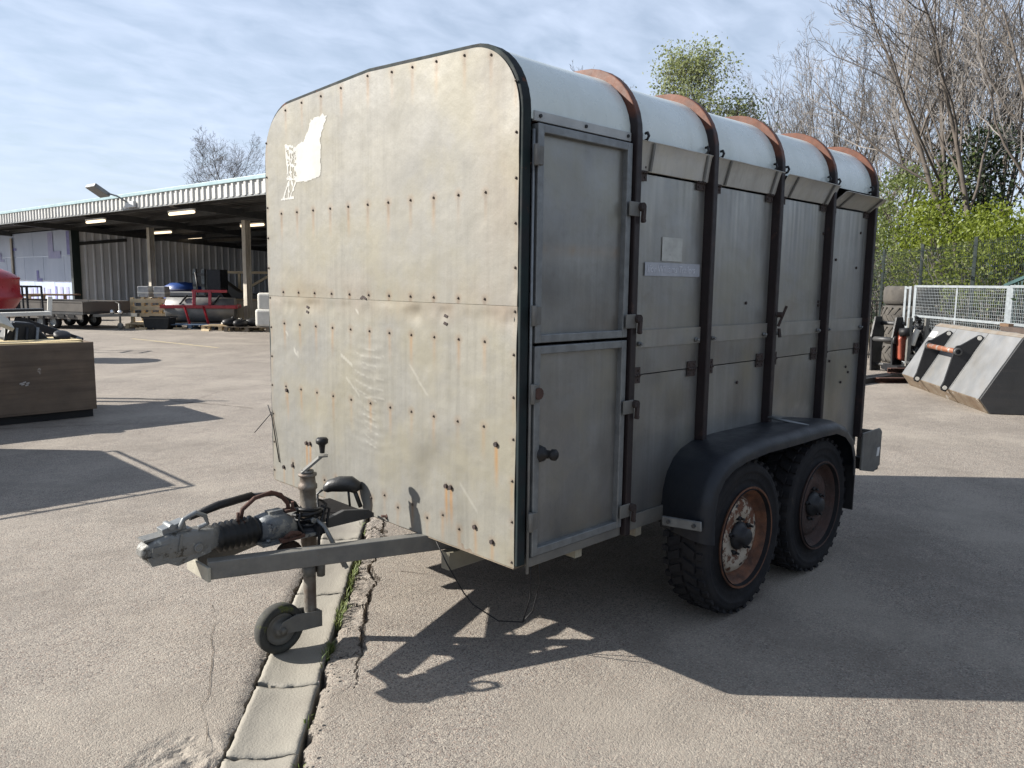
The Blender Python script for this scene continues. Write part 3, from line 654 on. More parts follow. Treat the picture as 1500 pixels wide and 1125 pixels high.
# wheels
RT = .362
def make_wheel(c, rim_m, hub_m, side, proto=None):
    g_ = group_part('wheel', T, c)
    if proto:
        for ch in proto.children:
            o = ch.copy(); COL.objects.link(o); o.parent = g_
            if ch.name.startswith('rim'): o.data = o.data.copy(); o.data.materials[0] = rim_m
        if side > 0: g_.rotation_euler.z = math.pi
        return g_
    c = Vector(c); ax = (0, -1, 0)      # axis points outward
    m = MB()
    m.lathe([(.222,.020),(.228,.004),(.245,-.010),(.262,-.008),(.268,-.002),(.274,-.006),(.300,.004),(.306,.009),(.312,.005),(.322,.006),(.336,.002),(.346,-.014),(.349,-.035),(.352,-.10),(.349,-.165),(.346,-.186),(.318,-.204),(.245,-.19),(.222,-.17),(.205,-.1),(.222,.020)], c, ax, 72)
    nl = 34
    for k in range(nl):
        for (h0, h1, ph, tw) in ((-.036, -.092, 0, .035), (-.108, -.164, .5, -.035)):
            t = 2*math.pi*(k+ph)/nl; wdt = .0185
            rd = Vector((math.cos(t), 0, math.sin(t))); tg = Vector((-math.sin(t), 0, math.cos(t)))
            hc = (h0+h1)/2
            m.obox(c+Vector((0,-hc,0))+rd*.354, rd*.010, tg*wdt, Vector((0,-1,0))*(h1-h0)/2*-1+tg*tw*.4)
        t = 2*math.pi*(k+.25)/nl; rd = Vector((math.cos(t), 0, math.sin(t))); tg = Vector((-math.sin(t), 0, math.cos(t)))
        for hs in (-.018, -.182): m.obox(c+Vector((0,-hs,0))+rd*.343, rd*.013+Vector((0,-.004 if hs > -.1 else .004,0)), tg*.0135, Vector((0,.015,0)))
    m.build('tyre', rubber, g_, recalc=False)
    m = MB(); m.lathe([(.206,-.10),(.212,-.02),(.224,.012),(.233,.020),(.236,.014),(.230,.006),(.214,-.004),(.206,-.022),(.196,-.046),(.180,-.052),(.172,-.044),(.164,-.030),(.130,-.022),(.090,-.026),(.082,-.034),(.05,-.034)], c, ax, 56)
    m.build('rim', rim_m, g_)
    m = MB(); m.lathe([(.066,-.030),(.064,-.016),(.056,-.012),(.048,-.004),(.042,.002),(.040,.020),(.033,.026),(.0005,.028)], c, ax, 24)
    for k in range(5):
        t = 2*math.pi*k/5+.4; p = c+Vector((math.cos(t)*.083, 0, math.sin(t)*.083)); m.cyl(p+Vector((0,.034,0)), p+Vector((0,.014,0)), .011, 6); m.cyl(p+Vector((0,.01,0)), p+Vector((0,-.004,0)), .006, 6)
    for k in range(4):
        t = 2*math.pi*k/4+.2; p = c+Vector((math.cos(t)*.137, .034, math.sin(t)*.137)); m.lathe([(.017,.006),(.015,.009),(.0004,.0095)], p, (0,-1,0), 10)
    m.build('hub', hub_m, g_)
    return g_
rim1 = MT('flaking white wheel paint over rust', (.14,.055,.026), (.08,.034,.02), 10, .8, .05, .6, 60, spots=[((.40,.35,.28), 11, .455), ((.11,.045,.022), 20, .56)])
_n = rim1.node_tree
def ring_limit(m, r0, r1, outside):           # the outer flange has lost all its paint
    nt = m.node_tree; N = nt.nodes; Lk = nt.links; P = N['Principled BSDF']; src = P.inputs['Base Color'].links[0].from_socket
    tc = N.new('ShaderNodeTexCoord'); s = N.new('ShaderNodeSeparateXYZ'); Lk.new(tc.outputs['Object'], s.inputs[0]); cb = N.new('ShaderNodeCombineXYZ'); Lk.new(s.outputs[0], cb.inputs[0]); Lk.new(s.outputs[2], cb.inputs[2])
    ln = N.new('ShaderNodeVectorMath'); ln.operation = 'LENGTH'; Lk.new(cb.outputs[0], ln.inputs[0]); r = N.new('ShaderNodeMapRange'); r.inputs[1].default_value = r0; r.inputs[2].default_value = r1; Lk.new(ln.outputs['Value'], r.inputs[0])
    n = N.new('ShaderNodeTexNoise'); n.inputs['Scale'].default_value = 14; n.inputs['Detail'].default_value = 8; Lk.new(tc.outputs['Object'], n.inputs['Vector'])
    rr = N.new('ShaderNodeValToRGB'); rr.color_ramp.elements[0].position = .35; rr.color_ramp.elements[0].color = (.05,.024,.015,1); rr.color_ramp.elements[1].position = .65; rr.color_ramp.elements[1].color = (.15,.062,.03,1); Lk.new(n.outputs[0], rr.inputs[0])
    mxn = N.new('ShaderNodeMix'); mxn.data_type = 'RGBA'; Lk.new(r.outputs[0], mxn.inputs['Factor']); Lk.new(src, mxn.inputs[6]); Lk.new(rr.outputs[0], mxn.inputs[7]); Lk.new(mxn.outputs[2], P.inputs['Base Color'])
ring_limit(rim1, .172, .182, True)
rim2 = MT('dark brown rusted wheel', (.06,.03,.023), (.04,.024,.02), 10, .8, .05, .5, 60, spots=[((.09,.07,.06), 12, .66)])
w1 = make_wheel((1.262, -.235, RT), rim1, blackpaint, -1)
w2 = make_wheel((2.037, -.235, RT), rim2, blackpaint, -1, w1); w2['label'] = 'rear wheel with a dark brown rusted rim'
for x in (1.262, 2.037): make_wheel((x, W+.235, RT), rim2, blackpaint, 1, w1)

# tandem mudguards
def guard(sgn, y0):
    prof = [(.868,.425),(.868,.52),(.876,.60),(.905,.675),(.955,.73),(1.03,.765),(1.15,.788),(1.35,.802),(1.65,.800),(1.95,.800),(2.13,.792),(2.25,.755),(2.345,.69),(2.395,.60),(2.412,.50)]
    prof2 = []
    for a, b_ in zip(prof, prof[1:]):
        for k in range(3): prof2.append((a[0]+(b_[0]-a[0])*k/3, a[1]+(b_[1]-a[1])*k/3))
    prof2.append(prof[-1]); m = MB(); rws = []; cx_, cz_ = 1.65, .36
    for i, (x, z) in enumerate(prof2):
        nx_, nz_ = (x-cx_)*.35, z-cz_; l = math.hypot(nx_, nz_); nx_, nz_ = nx_/l, nz_/l; rr = []
        for (d, q, sh) in ((-.004,-.004,.07),(.08,.004,.05),(.17,.012,.02),(.235,.010,.005),(.262,.002,0),(.277,-.012,0),(.283,-.03,0),(.283,-.055,0)):
            f = 1 if x < 1.1 else 0; k = sstep(1.25, .9, x)
            rr.append((x+nx_*q+sh*k, y0+sgn*d, z+nz_*q))
        rws.append(rr)
    m.sheet(rws); return m.build('mudguard', guard_m, T, solid=.005)
mg = guard(-1, 0); guard(1, W)
m = MB()
for sgn, y0 in ((-1, 0), (1, W)): m.box((2.402, min(y0+sgn*.03, y0+sgn*.275), .27), (2.412, max(y0+sgn*.03, y0+sgn*.275), .52))
m.build('mud_flap', blackp, T)
m = MB(); m.bar((.838,-.075,.492),(.838,-.268,.508),.012,.042,(0,0,1)); bk = m.build('front_plate', galv, T, bevel=.004)
m = MB(); m.cyl((.83,-.11,.495),(.824,-.11,.495),.009,8); m.cyl((.83,-.235,.505),(.824,-.235,.505),.009,8); m.build('screws', dkgrey, bk, kind='stuff')
m = MB(); m.tube([(1.83,-.035,.83),(1.84,-.10,.822),(1.86,-.24,.806)], .008, 8); m.build('stay_rod', galv, T)
# rear corner bracket with the lamp box
m = MB(); m.prism([(3.08,.585),(3.36,.585),(3.395,.56),(3.395,.335),(3.30,.300),(3.08,.345)], (0,-.055,0), (1,0,0), (0,0,1), (0,.012,0)); m.box((3.385,-.055,.33),(3.397,.10,.56)); rb = m.build('rear_bracket', galv_dull, T, bevel=.003)
m = MB(); m.box((3.29,-.052,.302),(3.384,.08,.385)); m.build('rear_lamp', blackp, rb, bevel=.008)
m = MB(); m.obox((3.345,-.0565,.43),(.018,0,0),(0,.0015,0),(.006,0,.028)); m.build('reflector', MT('white reflector', (.8,.8,.78), None, 4, .3), rb)

# drawbar: two converging rails, end plate, coupling, damper tube, handbrake, jockey wheel
m = MB()
def rail(ya, yb, mb, sgn):
    p, q = Vector((-.775, ya, .435)), Vector((.75, yb, .435)); mb.bar(p, q, .05, .07)
rail(.832, .245, m, 1); db = m.build('drawbar_rail', galv_dull, T, bevel=.004)
m = MB(); rail(.955, 1.545, m, -1); m.build('drawbar_rail', galv_dull, T, bevel=.004)
m = MB(); m.box((-.79, .795, .397), (-.778, .985, .452)); m.cyl((-.7905, .93, .425), (-.779, .93, .425), .011, 10); m.build('drawbar_end_plate', MT('cream zinc plate', (.40,.38,.31), (.32,.30,.25), 9, .6, .1), T, bevel=.002)
m = MB(); m.box((-.40, .62, .474), (.05, 1.16, .478)); m.prism([(-.45,.80),(-.45,.98),(-.05,1.16),(.0,1.16),(.0,.64),(-.06,.64)], (0,0,.4735), (1,0,0), (0,1,0), (0,0,.004))
m.v = m.v[8:]; m.f = [tuple(i-8 for i in f) for f in m.f[6:]]; m.sm = m.sm[6:]
CY = .893
# cast body of the overrun device: smooth hull
def hull(secs, mb, n=18, sq=2.6):     # secs: (x, half width, z low, z high)
    rws = []
    for (x, hw, zl, zh) in secs:
        rr = []
        for k in range(n+1):
            t = 2*math.pi*k/n; c_, s_ = math.cos(t), math.sin(t)
            rr.append((x, CY+hw*math.copysign(abs(c_)**(2/sq), c_), (zl+zh)/2+(zh-zl)/2*math.copysign(abs(s_)**(2/sq), s_)))
        rws.append(rr)
    mb.sheet(rws)
    for r_ in (rws[0], rws[-1]): mb.add(r_[:-1], [tuple(range(n))])
cast = MT('weathered cast steel', (.155,.17,.18), (.09,.10,.112), 7, .55, .4, .25, 70, spots=[((.27,.27,.25), 9, .55), ((.045,.045,.05), 14, .60), ((.13,.06,.03), 7, .61)])
m = MB(); hull([(-.545,.050,.480,.572),(-.50,.058,.474,.58),(-.44,.060,.472,.578),(-.41,.056,.471,.56),(-.390,.045,.470,.535),(-.384,.02,.472,.51)], m, sq=3.2); m.box((-.56,.815,.4702),(-.27,.972,.482)); m.box((-.50,CY-.02,.575),(-.44,CY+.02,.5885)); [m.cyl((x,CY-.058,.53),(x,CY-.070,.53),.012,6) for x in (-.50,-.33)]; [m.cyl((x,yy,.482),(x,yy,.494),.010,6) for x in (-.53,-.30) for yy in (.83,.957)]
m.build('overrun_housing', cast, T)
m = MB(); hull([(-.995,.020,.525,.548),(-.985,.034,.512,.560),(-.95,.042,.500,.580),(-.90,.048,.492,.592),(-.84,.050,.488,.588),(-.745,.044,.492,.578),(-.71,.04,.498,.572)], m, sq=4.5); m.prism([(-.98,.52),(-.965,.487),(-.91,.487),(-.875,.468),(-.75,.492),(-.75,.53)], (0,CY-.044,0), (1,0,0), (0,0,1), (0,.088,0))
m.cyl((-.80,CY-.055,.522),(-.80,CY+.055,.522),.014,12)
m.obox((-.93,CY-.0475,.545),(.035,.002,.002),(0,.0015,0),(0,0,.012)); m.lathe([(.017,0),(.017,.006),(.011,.008),(.010,.003),(.0004,.003)], (-.80,CY-.049,.522), (0,-1,0), 14)
m.obox((-.865,CY-.050,.555),(.004,0,.0),(0,.003,0),(.006,0,.032)); m.obox((-.90,CY,.586),(.085,0,.006),(0,.030,0),(0,0,.004)); m.cyl((-.955,CY-.04,.53),(-.955,CY-.048,.53),.011,10)
cp_ = m.build('coupling_head', MT('worn grey casting', (.20,.20,.19), (.13,.135,.13), 9, .55, .3, .3, 70, spots=[((.06,.055,.045), 12, .56), ((.34,.34,.31), 16, .60), ((.10,.13,.17), 9, .66)]), T)
m = MB(); m.obox((-.875,CY,.602),(.042,0,.010),(0,.026,0),(-.003,0,.016)); m.tube([(-.86,CY-.03,.60),(-.845,CY-.036,.635),(-.80,CY-.036,.652),(-.765,CY-.034,.632),(-.755,CY-.030,.600),(-.79,CY-.028,.590)], .0095, 8); m.cyl((-.885,CY-.032,.612),(-.885,CY+.032,.612),.012,10); m.build('coupling_handle', galv, cp_, bevel=.002)
m = MB(); m.lathe([(.040,0)]+[(.059 if k % 2 else .042, .0115*k+.006) for k in range(15)]+[(.046,.175)], (-.725,CY,.526), (1,0,0), 28); m.build('bellows', MT('black rubber', (.010,.011,.011), (.018,.018,.018), 20, .5, 0, .1, spec=.35), T)
m = MB(); m.tube([(-.61,CY+.01,.566),(-.60,CY+.005,.615),(-.55,CY,.652),(-.48,CY,.662),(-.44,CY,.645),(-.41,CY,.605),(-.405,CY,.575)], .009, 8); m.obox((-.612,CY,.566),(.022,0,0),(0,.018,0),(0,0,.006)); m.obox((-.405,CY,.575),(.022,0,0),(0,.018,0),(0,0,.006))
for x in (-.625,-.392): m.cyl((x,CY-.008,.57),(x,CY-.008,.61),.007,6)
m.build('grab_handle', rust_m, T)
m = MB(); m.tube([(-.78,CY+.075,.605),(-.66,CY+.08,.628),(-.52,CY+.082,.640)], [.014,.017,.016], 10); m.tube([(-.52,CY+.082,.640),(-.42,CY+.08,.630),(-.34,CY+.07,.575),(-.30,CY+.06,.50)], .010, 8); m.build('handbrake_lever', blackp, T)
m = MB(); m.obox((-.44,CY-.085,.486),(.05,0,.002),(0,.016,0),(0,0,.006)); m.tube([(-.47,CY-.085,.492),(-.45,CY-.10,.512),(-.42,CY-.10,.505),(-.40,CY-.08,.492)], .009, 6); m.build('rusty_clip', rust_m, T)
m = MB(); m.lathe([(.058,-.012),(.062,0),(.058,.012),(.03,.014),(.0004,.014)], (-.42,CY-.02,.392), (0,1,0), 20); m.build('brake_pulley', rust_dk, T)
m = MB(); m.prism([(-.25,.476),(-.25,.515),(-.17,.535),(-.05,.515),(-.02,.495),(-.02,.476)], (0,CY-.045,0), (1,0,0), (0,0,1), (0,.02,0)); m.cyl((-.06,CY-.05,.50),(-.06,CY-.02,.50),.007,8); m.build('brake_bracket', dkgrey, T)
m = MB(); m.tube([(-.02,CY-.10,.492),(.06,CY-.13,.478),(.16,CY-.14,.470),(.5,CY-.15,.45)], .006, 8); m.tube([(.0,CY-.105,.489),(.035,CY-.12,.484)], .014, 8); m.tube([(.08,CY-.134,.476),(.14,CY-.139,.471)], .011, 8); m.build('brake_rod', rust_m, T)
m = MB(); m.prism([(-.38,.94),(-.06,1.24),(.0,1.24),(.0,.97),(-.16,.94)], (0,0,.4725), (1,0,0), (0,1,0), (0,0,.004)); m.build('cover_plate', MT('dull black plate', (.010,.010,.011), (.016,.015,.015), 6, .95, 0, .2, 60, spec=.1), T)
# jockey wheel
JX, JY = -.315, .895
jw = group_part('jockey_wheel', T, (JX, JY, 0))
m = MB(); m.lathe([(.032,.29),(.032,.52),(.036,.525),(.036,.55),(.032,.555),(.033,.645),(.039,.650),(.039,.666),(.033,.672),(.031,.70),(.038,.704),(.038,.713),(.0005,.716)], (JX,JY,0), (0,0,1), 20); m.lathe([(.026,.06),(.026,.30)], (JX,JY,0), (0,0,1), 18); m.build('tube', MT('rusty galvanised tube', (.21,.20,.175), (.11,.08,.06), 11, .6, .35, .2, 80, streak=.4, scol=(.10,.05,.035), sscale=(20,20,2)), jw)
m = MB(); m.lathe([(.062,.470),(.070,.476),(.068,.49),(.05,.50),(.042,.51),(.033,.515)], (JX,JY,0), (0,0,1), 20); m.obox((JX+.006,JY-.055,.49),(.018,0,0),(0,.035,0),(0,0,.018)); m.build('clamp', blackpaint, jw)
m = MB(); m.bar((JX+.02,JY-.075,.515),(JX+.055,JY-.20,.345),.012,.012); m.tube([(JX+.0,JY-.06,.53),(JX+.02,JY-.095,.50),(JX+.05,JY-.19,.35)], .0085, 8); m.build('clamp_lever', galv, jw)
m = MB(); m.tube([(JX,JY,.716),(JX,JY,.726)], .026, 12); m.obox((JX+.016,JY-.008,.750),(.034,-.022,.034),(.013,.022,.0),(-.003,.002,.003)); m.obox((JX+.055,JY-.034,.7845),(.016,-.010,.001),(.012,.019,0),(0,0,.003)); m.build('crank_arm', galv_dull, jw)
m = MB(); m.lathe([(.010,0),(.012,.022),(.014,.034),(.025,.042),(.026,.056),(.020,.064),(.0005,.066)], (JX+.052,JY-.032,.796), (0,0,1), 16); m.build('crank_knob', blackp, jw)
m = MB()
for s_ in (-.036, .030):
    m.prism([(JX+.03,.055),(JX+.03,.125),(JX-.09,.142),(JX-.15,.128),(JX-.172,.10),(JX-.15,.075),(JX-.07,.064)], (0,JY-.01+s_,0), (1,0,0), (0,0,1), (0,.005,0))
m.box((JX-.0265,JY-.0405,.062),(JX+.033,JY+.0185,.121)); m.build('fork', galv_dull, jw, bevel=.003)
WX = JX-.150; wc = Vector((WX, JY-.012, .092))
m = MB(); m.lathe([(.070,-.024),(.080,-.030),(.094,-.027),(.1015,-.018),(.1035,0),(.1015,.018),(.094,.027),(.080,.030),(.070,.024),(.068,0)], wc, (0,-1,0), 40, close=True); m.build('tyre', MT('mossy grey rubber', (.040,.041,.034), (.03,.03,.027), 9, .85, 0, .2, spots=[((.08,.09,.02), 7, .58)]), jw)
m = MB(); m.lathe([(.070,-.024),(.066,.018),(.050,.008),(.030,.010),(.028,.028),(.012,.030),(.0005,.030)], wc, (0,-1,0), 32); m.lathe([(.014,.028),(.013,.046),(.0005,.047)], wc, (0,-1,0), 6); m.build('rim', MT('dirty wheel disc', (.15,.145,.125), (.10,.095,.085), 10, .65, .1), jw)
m = MB(); m.cyl((JX-.024,JY-.035,.335),(JX-.02,JY-.035,.29),.026,10); m.cyl((JX+.03,JY-.038,.36),(JX+.032,JY-.038,.275),.020,10,.017); m.build('breakaway_plug', MT('grey plastic', (.13,.13,.12), None, 20, .6), jw)
# electric cable coiled round the jockey tube, its plug and the loose cables
m = MB()
for k in range(5):
    z = .502+.0145*k; rr = .048+.010*(k % 2); pts = [(JX+rr*math.cos(t)*(1+.05*math.sin(t*2+k)), JY+rr*math.sin(t), z+.010*math.sin(t+k)) for t in [2*math.pi*i/20 for i in range(21)]]; m.tube(pts, .0078, 6)
m.tube([(JX-.05,JY-.03,.56),(JX-.075,JY-.05,.53),(JX-.06,JY-.07,.48),(JX+.01,JY-.075,.46),(JX+.05,JY-.06,.50),(JX+.07,JY-.05,.56),(JX+.03,JY-.055,.58)], .0055, 6)
m.tube([(JX+.06,JY-.04,.575),(JX+.02,JY-.075,.53),(JX-.005,JY-.09,.47),(JX+.0,JY-.08,.40),(JX+.01,JY-.06,.34)], .0055, 6)
m.tube([(JX-.02,JY+.05,.54),(JX+.08,JY+.16,.52),(JX+.22,JY+.30,.50),(JX+.34,JY+.40,.44)], .005, 6)
m.build('cable', blackp, T)
PXc, PYc, PZc = -.085, 1.02, .59
m = MB(); m.tube([(PXc-.052,PYc+.045,PZc-.012),(PXc-.045,PYc+.038,PZc-.008),(PXc-.03,PYc+.028,PZc+.004),(PXc+.005,PYc,PZc+.012),(PXc+.04,PYc-.03,PZc+.012),(PXc+.055,PYc-.045,PZc-.002),(PXc+.062,PYc-.055,PZc-.02)], [.010,.020,.028,.036,.036,.032,.020], 16); m.tube([(PXc-.055,PYc+.048,PZc-.014),(PXc-.075,PYc+.06,PZc-.03),(PXc-.08,PYc+.05,PZc-.09),(PXc-.09,PYc+.0,PZc-.115)], .0055, 6); m.tube([(PXc+.03,PYc-.025,PZc-.01),(PXc+.035,PYc-.03,PZc-.09)], .006, 6); m.tube([(PXc+.05,PYc-.04,PZc-.01),(PXc+.075,PYc-.055,PZc-.095)], .011, 6)
m.build('electric_plug', MT('dark grey rubber', (.024,.026,.027), (.016,.017,.018), 14, .42, 0, .2, 90), T)
for pts, r_ in (([(.02,.47,.455),(.04,.42,.36),(.075,.36,.25),(.10,.33,.20),(.16,.24,.14),(.24,.18,.13),(.235,.12,.20),(.22,.07,.33),(.2,.06,.46)], .003), ([(.24,.18,.13),(.25,.15,.24),(.23,.13,.46)], .003), ([(-.012,1.80,.86),(-.004,1.775,.80),(-.003,1.71,.57)], .003), ([(-.06,1.86,.71),(.2,1.83,.98),(.35,1.79,1.0)], .0022)):
    m = MB(); m.tube(pts, r_, 5); m.build('loose_wire', blackp, T)


# ------------------------------------------------------------------ open-fronted shed
SA = Vector((7.58, 16.5, 0)); SE = Vector((-.075, .997, 0)); SN = Vector((.997, .075, 0))
def S(s, t, z): return SA+SE*s+SN*t+Vector((0,0,z))
SH = thing('open_shed', 'long open-fronted steel shed with white corrugated fascia and pale blue roof edge', 'shed', S(8, 6, 0))
S0, S1 = -5, 46
def corrugated(mb, o, along, length, up, height, out, pitch, depth, flat=.45):
    o, along, up, out = Vector(o), Vector(along), Vector(up), Vector(out); n = int(length/pitch); pts = []
    for i in range(n):
        for f, d in ((0, 0), (flat, 0), (flat+.12, depth), (.88, depth)): pts.append((i*pitch+f*pitch, d))
    pts.append((n*pitch, 0))
    mb.sheet([[o+along*a+out*d for a, d in pts], [o+along*a+out*d+up*height for a, d in pts]], False)
m = MB(); corrugated(m, S(S0, 0, 3.60), SE, S1-S0, (0,0,1), .36, -SN, .30, .045); m.build('fascia', corr_white, SH, recalc=False)
m = MB(); m.obox(S((S0+S1)/2, .02, 4.0), SE*(S1-S0)/2, SN*.09, Vector((0,0,.05))); m.build('roof_edge_trim', blue_trim, SH, bevel=.01)
m = MB(); m.obox(S((S0+S1)/2, .03, 3.585), SE*(S1-S0)/2, SN*.05, Vector((0,0,.02))); m.build('fascia_base_angle', galv, SH)
m = MB(); corrugated(m, S(S0, .05, 3.94), SE, S1-S0, SN*13.2+Vector((0,0,-.75)), 1, (0,0,1), .5, .04); m.build('roof', roof_dk, SH, recalc=False)
for s in (-2, 4.9, 11.4, 18.3, 26, 34, 42):
    m = MB()
    if s == 18.3: m.obox(S(s, 2.45, 1.72), SE*.11, SN*.16, Vector((0,0,1.72))); m.build('post', green_post, SH)
    else:
        for q in (-.085, .085): m.obox(S(s, 2.5+q, 1.66), SE*.10, SN*.010, Vector((0,0,1.66)))
        m.obox(S(s, 2.5, 1.66), SE*.012, SN*.08, Vector((0,0,1.66))); m.build('post', conc_post, SH)
    m = MB(); a, b_ = S(s, .1, 3.66), S(s, 13, 2.93)
    m.bar(a, b_, .16, .22); m.bar(S(s, 2.6, 2.9), S(s, 4.6, 3.15), .10, .14); m.build('rafter', dkgrey, SH)
for t in (.9, 2.4, 3.9, 5.4, 6.9, 8.4, 9.9, 11.4):
    m = MB(); z = 3.83-.0568*t; m.obox(S((S0+S1)/2, t, z-.06), SE*(S1-S0)/2, SN*.035, Vector((0,0,.075))); m.build('purlin', dkgrey, SH)
m = MB(); corrugated(m, S(S0, 13.1, 0), SE, 18.3-S0, (0,0,1), 3.2, -SN, .33, .035); m.build('back_wall', corr_grey, SH, recalc=False)
m = MB(); corrugated(m, S(18.3, 2.62, .02), SN, 10.6, (0,0,1), 3.55, -SE, .33, .04, .6); pw = m.build('partition_wall', corr_grey, SH, recalc=False)
for v in pw.data.vertices:      # its head follows the fall of the roof
    p = v.co+Vector(SH.location)
    if v.co.z > 1: v.co.z = 3.72-.0568*((p-SA).dot(SN))
m = MB(); m.obox(S(-5, 6.5, 1.6), SE*.05, SN*6.5, Vector((0,0,1.6))); m.build('end_wall', corr_grey, SH)
# insulation boards closing the left bays, with printed marks
ins = MT('silver-blue insulation facing', (.43,.50,.64), (.36,.43,.57), .35, .5, 0, .04, 6, streak=.5, scol=(.52,.58,.72), sscale=(1.2,1.2,.15))
prt = MT('violet print', (.15,.15,.40), (.21,.21,.46), 5, .6, 0, 0); prt2 = MT('faded violet print', (.29,.30,.52), (.36,.37,.56), 3, .6, 0, 0)
bw = 1.22; k = 0
for i in range(20):
    for j, (z0, z1) in enumerate(((.03, 1.30), (1.31, 2.40), (2.41, 3.52))):
        s = 18.45+i*bw; m = MB(); m.obox(S(s+bw/2, 2.52+.006*((i+j) % 2), (z0+z1)/2), SE*(bw/2-.006), SN*.03, Vector((0,0,(z1-z0)/2))); m.build('insulation_board', ins, SH)
def mark_L(s, z, w_, h_, mt):
    w_ *= 1.9; m = MB(); t = 2.475; th = w_*.42
    for (sa, sb, za, zb) in ((s-th, s, z, z+h_), (s-w_, s-th-.0, z, z+h_*.28)): m.obox(S((sa+sb)/2, t, (za+zb)/2), SE*abs(sb-sa)/2, SN*.003, Vector((0,0,(zb-za)/2)))
    m.build('printed_mark', mt, SH)
for (s, z, w_, h_, mt) in ((19.25,2.45,.55,1.0,prt),(21.4,2.30,.75,1.15,prt2),(26.3,2.72,.42,.42,prt),(28.6,2.45,.45,.75,prt2),(23.0,1.28,.35,.50,prt),(30.2,2.6,.6,.8,prt),(27.9,2.2,.3,.4,prt2),(33,2.5,.6,.9,prt2)): mark_L(s, z, w_, h_, mt)
for i in range(14):
    s = 18.55+i*.72+rng.uniform(0,.25); m = MB(); m.obox(S(s, 2.4765, rng.uniform(.55,.75)), SE*rng.uniform(.04,.20), SN*.002, Vector((0,0,rng.uniform(.25,.5)))); m.build('printed_band', prt2 if i % 3 else prt, SH)
# strip lights and the floodlight
tube_m = MT('lit fluorescent tube', (1,.80,.55), (1,.80,.55), 1, .5, 0, 0, emit=.8)
sl0 = None
for i, (u, D, lab) in enumerate(((153, 27.4, 'strip light nearest the insulation boards under the shed roof'), (276, 23.4, 'strip light just inside the fascia between the two cream posts'), (248, 33.5, 'strip light deep in the shed over the partition wall'), (292, 37.3, 'innermost strip light high above the dark forklift mast'), (376, 28.3, 'strip light right beside the right hand shed post'))):
    loc = spot(u, D, 3.38)
    if sl0 is None:
        sl0 = thing('strip_light', lab, 'strip light', loc, 'strip lights under the shed roof'); d = SE*.72
        m = MB(); m.tube([loc-d, loc+d], .045, 8); m.build('tube', tube_m, sl0); m = MB(); m.obox(loc+Vector((0,0,.07)), d*1.03, SN*.05, Vector((0,0,.025))); m.build('housing', white_p, sl0)
        m = MB()
        for q in (-.5, .5): m.bar(loc+SE*q+Vector((0,0,.09)), loc+SE*q+Vector((0,0,.20)), .012, .012)
        m.build('bracket', dkgrey, sl0)
    else: tree_copy(sl0, loc, 0, lab)
fl = thing('floodlight', 'grey floodlight on an arm above the shed fascia', 'floodlight', S(7.4, -.1, 3.75)); c = S(7.9, -.65, 4.12)
m = MB(); m.obox(c, SE*.34, SN*.22+Vector((0,0,-.14)), Vector((0,0,.05))+SN*.03); m.build('lamp_head', MT('grey cast housing', (.22,.23,.23), None, 5, .5, .2), fl, bevel=.02)
m = MB(); m.tube([c, S(7.3, -.35, 3.95), S(7.1, -.05, 3.72)], .025, 8); m.build('arm', galv, fl); m = MB(); m.obox(S(7.0, -.09, 3.70), SE*.30, SN*.05, Vector((0,0,.09))); m.build('junction_box', MT('pale grey box', (.5,.52,.53), None, 5, .5), fl, bevel=.01)

# ------------------------------------------------------------------ things in and before the shed
def frame_at(loc, yaw_vec):
    x = Vector(yaw_vec).normalized(); y = Vector((-x.y, x.x, 0)); return x, y, Vector((0,0,1))
HR = Vector((_R.x, _R.y, 0)).normalized(); HF = Vector((_F.x, _F.y, 0)).normalized()
def rotv(v, deg): a = R(deg); return Vector((v.x*math.cos(a)-v.y*math.sin(a), v.x*math.sin(a)+v.y*math.cos(a), 0))
class LF:            # local frame: P(x, y, z) with x along, y away, z up
    def __init__(s, loc, x): s.o = Vector(loc); s.x = Vector(x).normalized(); s.y = Vector((-s.x.y, s.x.x, 0))
    def __call__(s, x, y, z): return s.o+s.x*x+s.y*y+Vector((0,0,z))
    def box(s, mb, a, b):
        c = [(a[i]+b[i])/2 for i in range(3)]; h = [(b[i]-a[i])/2 for i in range(3)]
        return mb.obox(s(*c), s.x*h[0], s.y*h[1], Vector((0,0,h[2])))

def pallet(name, label, loc, xdir, mt, l=1.2, w_=1.0, boards=7, group='pallets along the shed front'):
    t = thing(name, label, 'pallet', loc, group); f = LF(loc, xdir)
    for i in range(boards):
        y = -w_/2+w_*(i+.5)/boards; m = MB(); f.box(m, (-l/2, y-.05, .122), (l/2, y+.05, .144)); m.build('board', mt, t)
    for x in (-l/2+.05, 0, l/2-.05):
        for y in (-w_/2+.06, 0, w_/2-.06): m = MB(); f.box(m, (x-.05, y-.05, .022), (x+.05, y+.05, .10)); m.build('block', mt, t)
        m = MB(); f.box(m, (x-.05, -w_/2, .10), (x+.05, w_/2, .122)); m.build('bearer', mt, t); m = MB(); f.box(m, (x-.05, -w_/2, 0), (x+.05, w_/2, .022)); m.build('bearer', mt, t)
    return t
WP = MT('fresh pale pine', (.62,.50,.32), (.52,.40,.24), 5, .75, 0, .1)
blue_p = MT('blue painted timber', (.06,.11,.19), (.08,.12,.17), 6, .7)
pallet('pallet', 'pale wooden pallet lying under the black tray left of the roller', spot(228, 24.1), HR, WP)
pallet('pallet', 'blue wooden pallet carrying the red land roller', spot(291, 24.0), HR, blue_p, 1.5, 1.0)
pallet('pallet', 'pale wooden pallet just right of the roller under scrap timber', spot(334, 23.6), HR, WP, 1.1)
pallet('pallet', 'dark wooden pallet beside the trailer holding black bags', spot(372, 23.2), HR, wood_grey, 1.3)
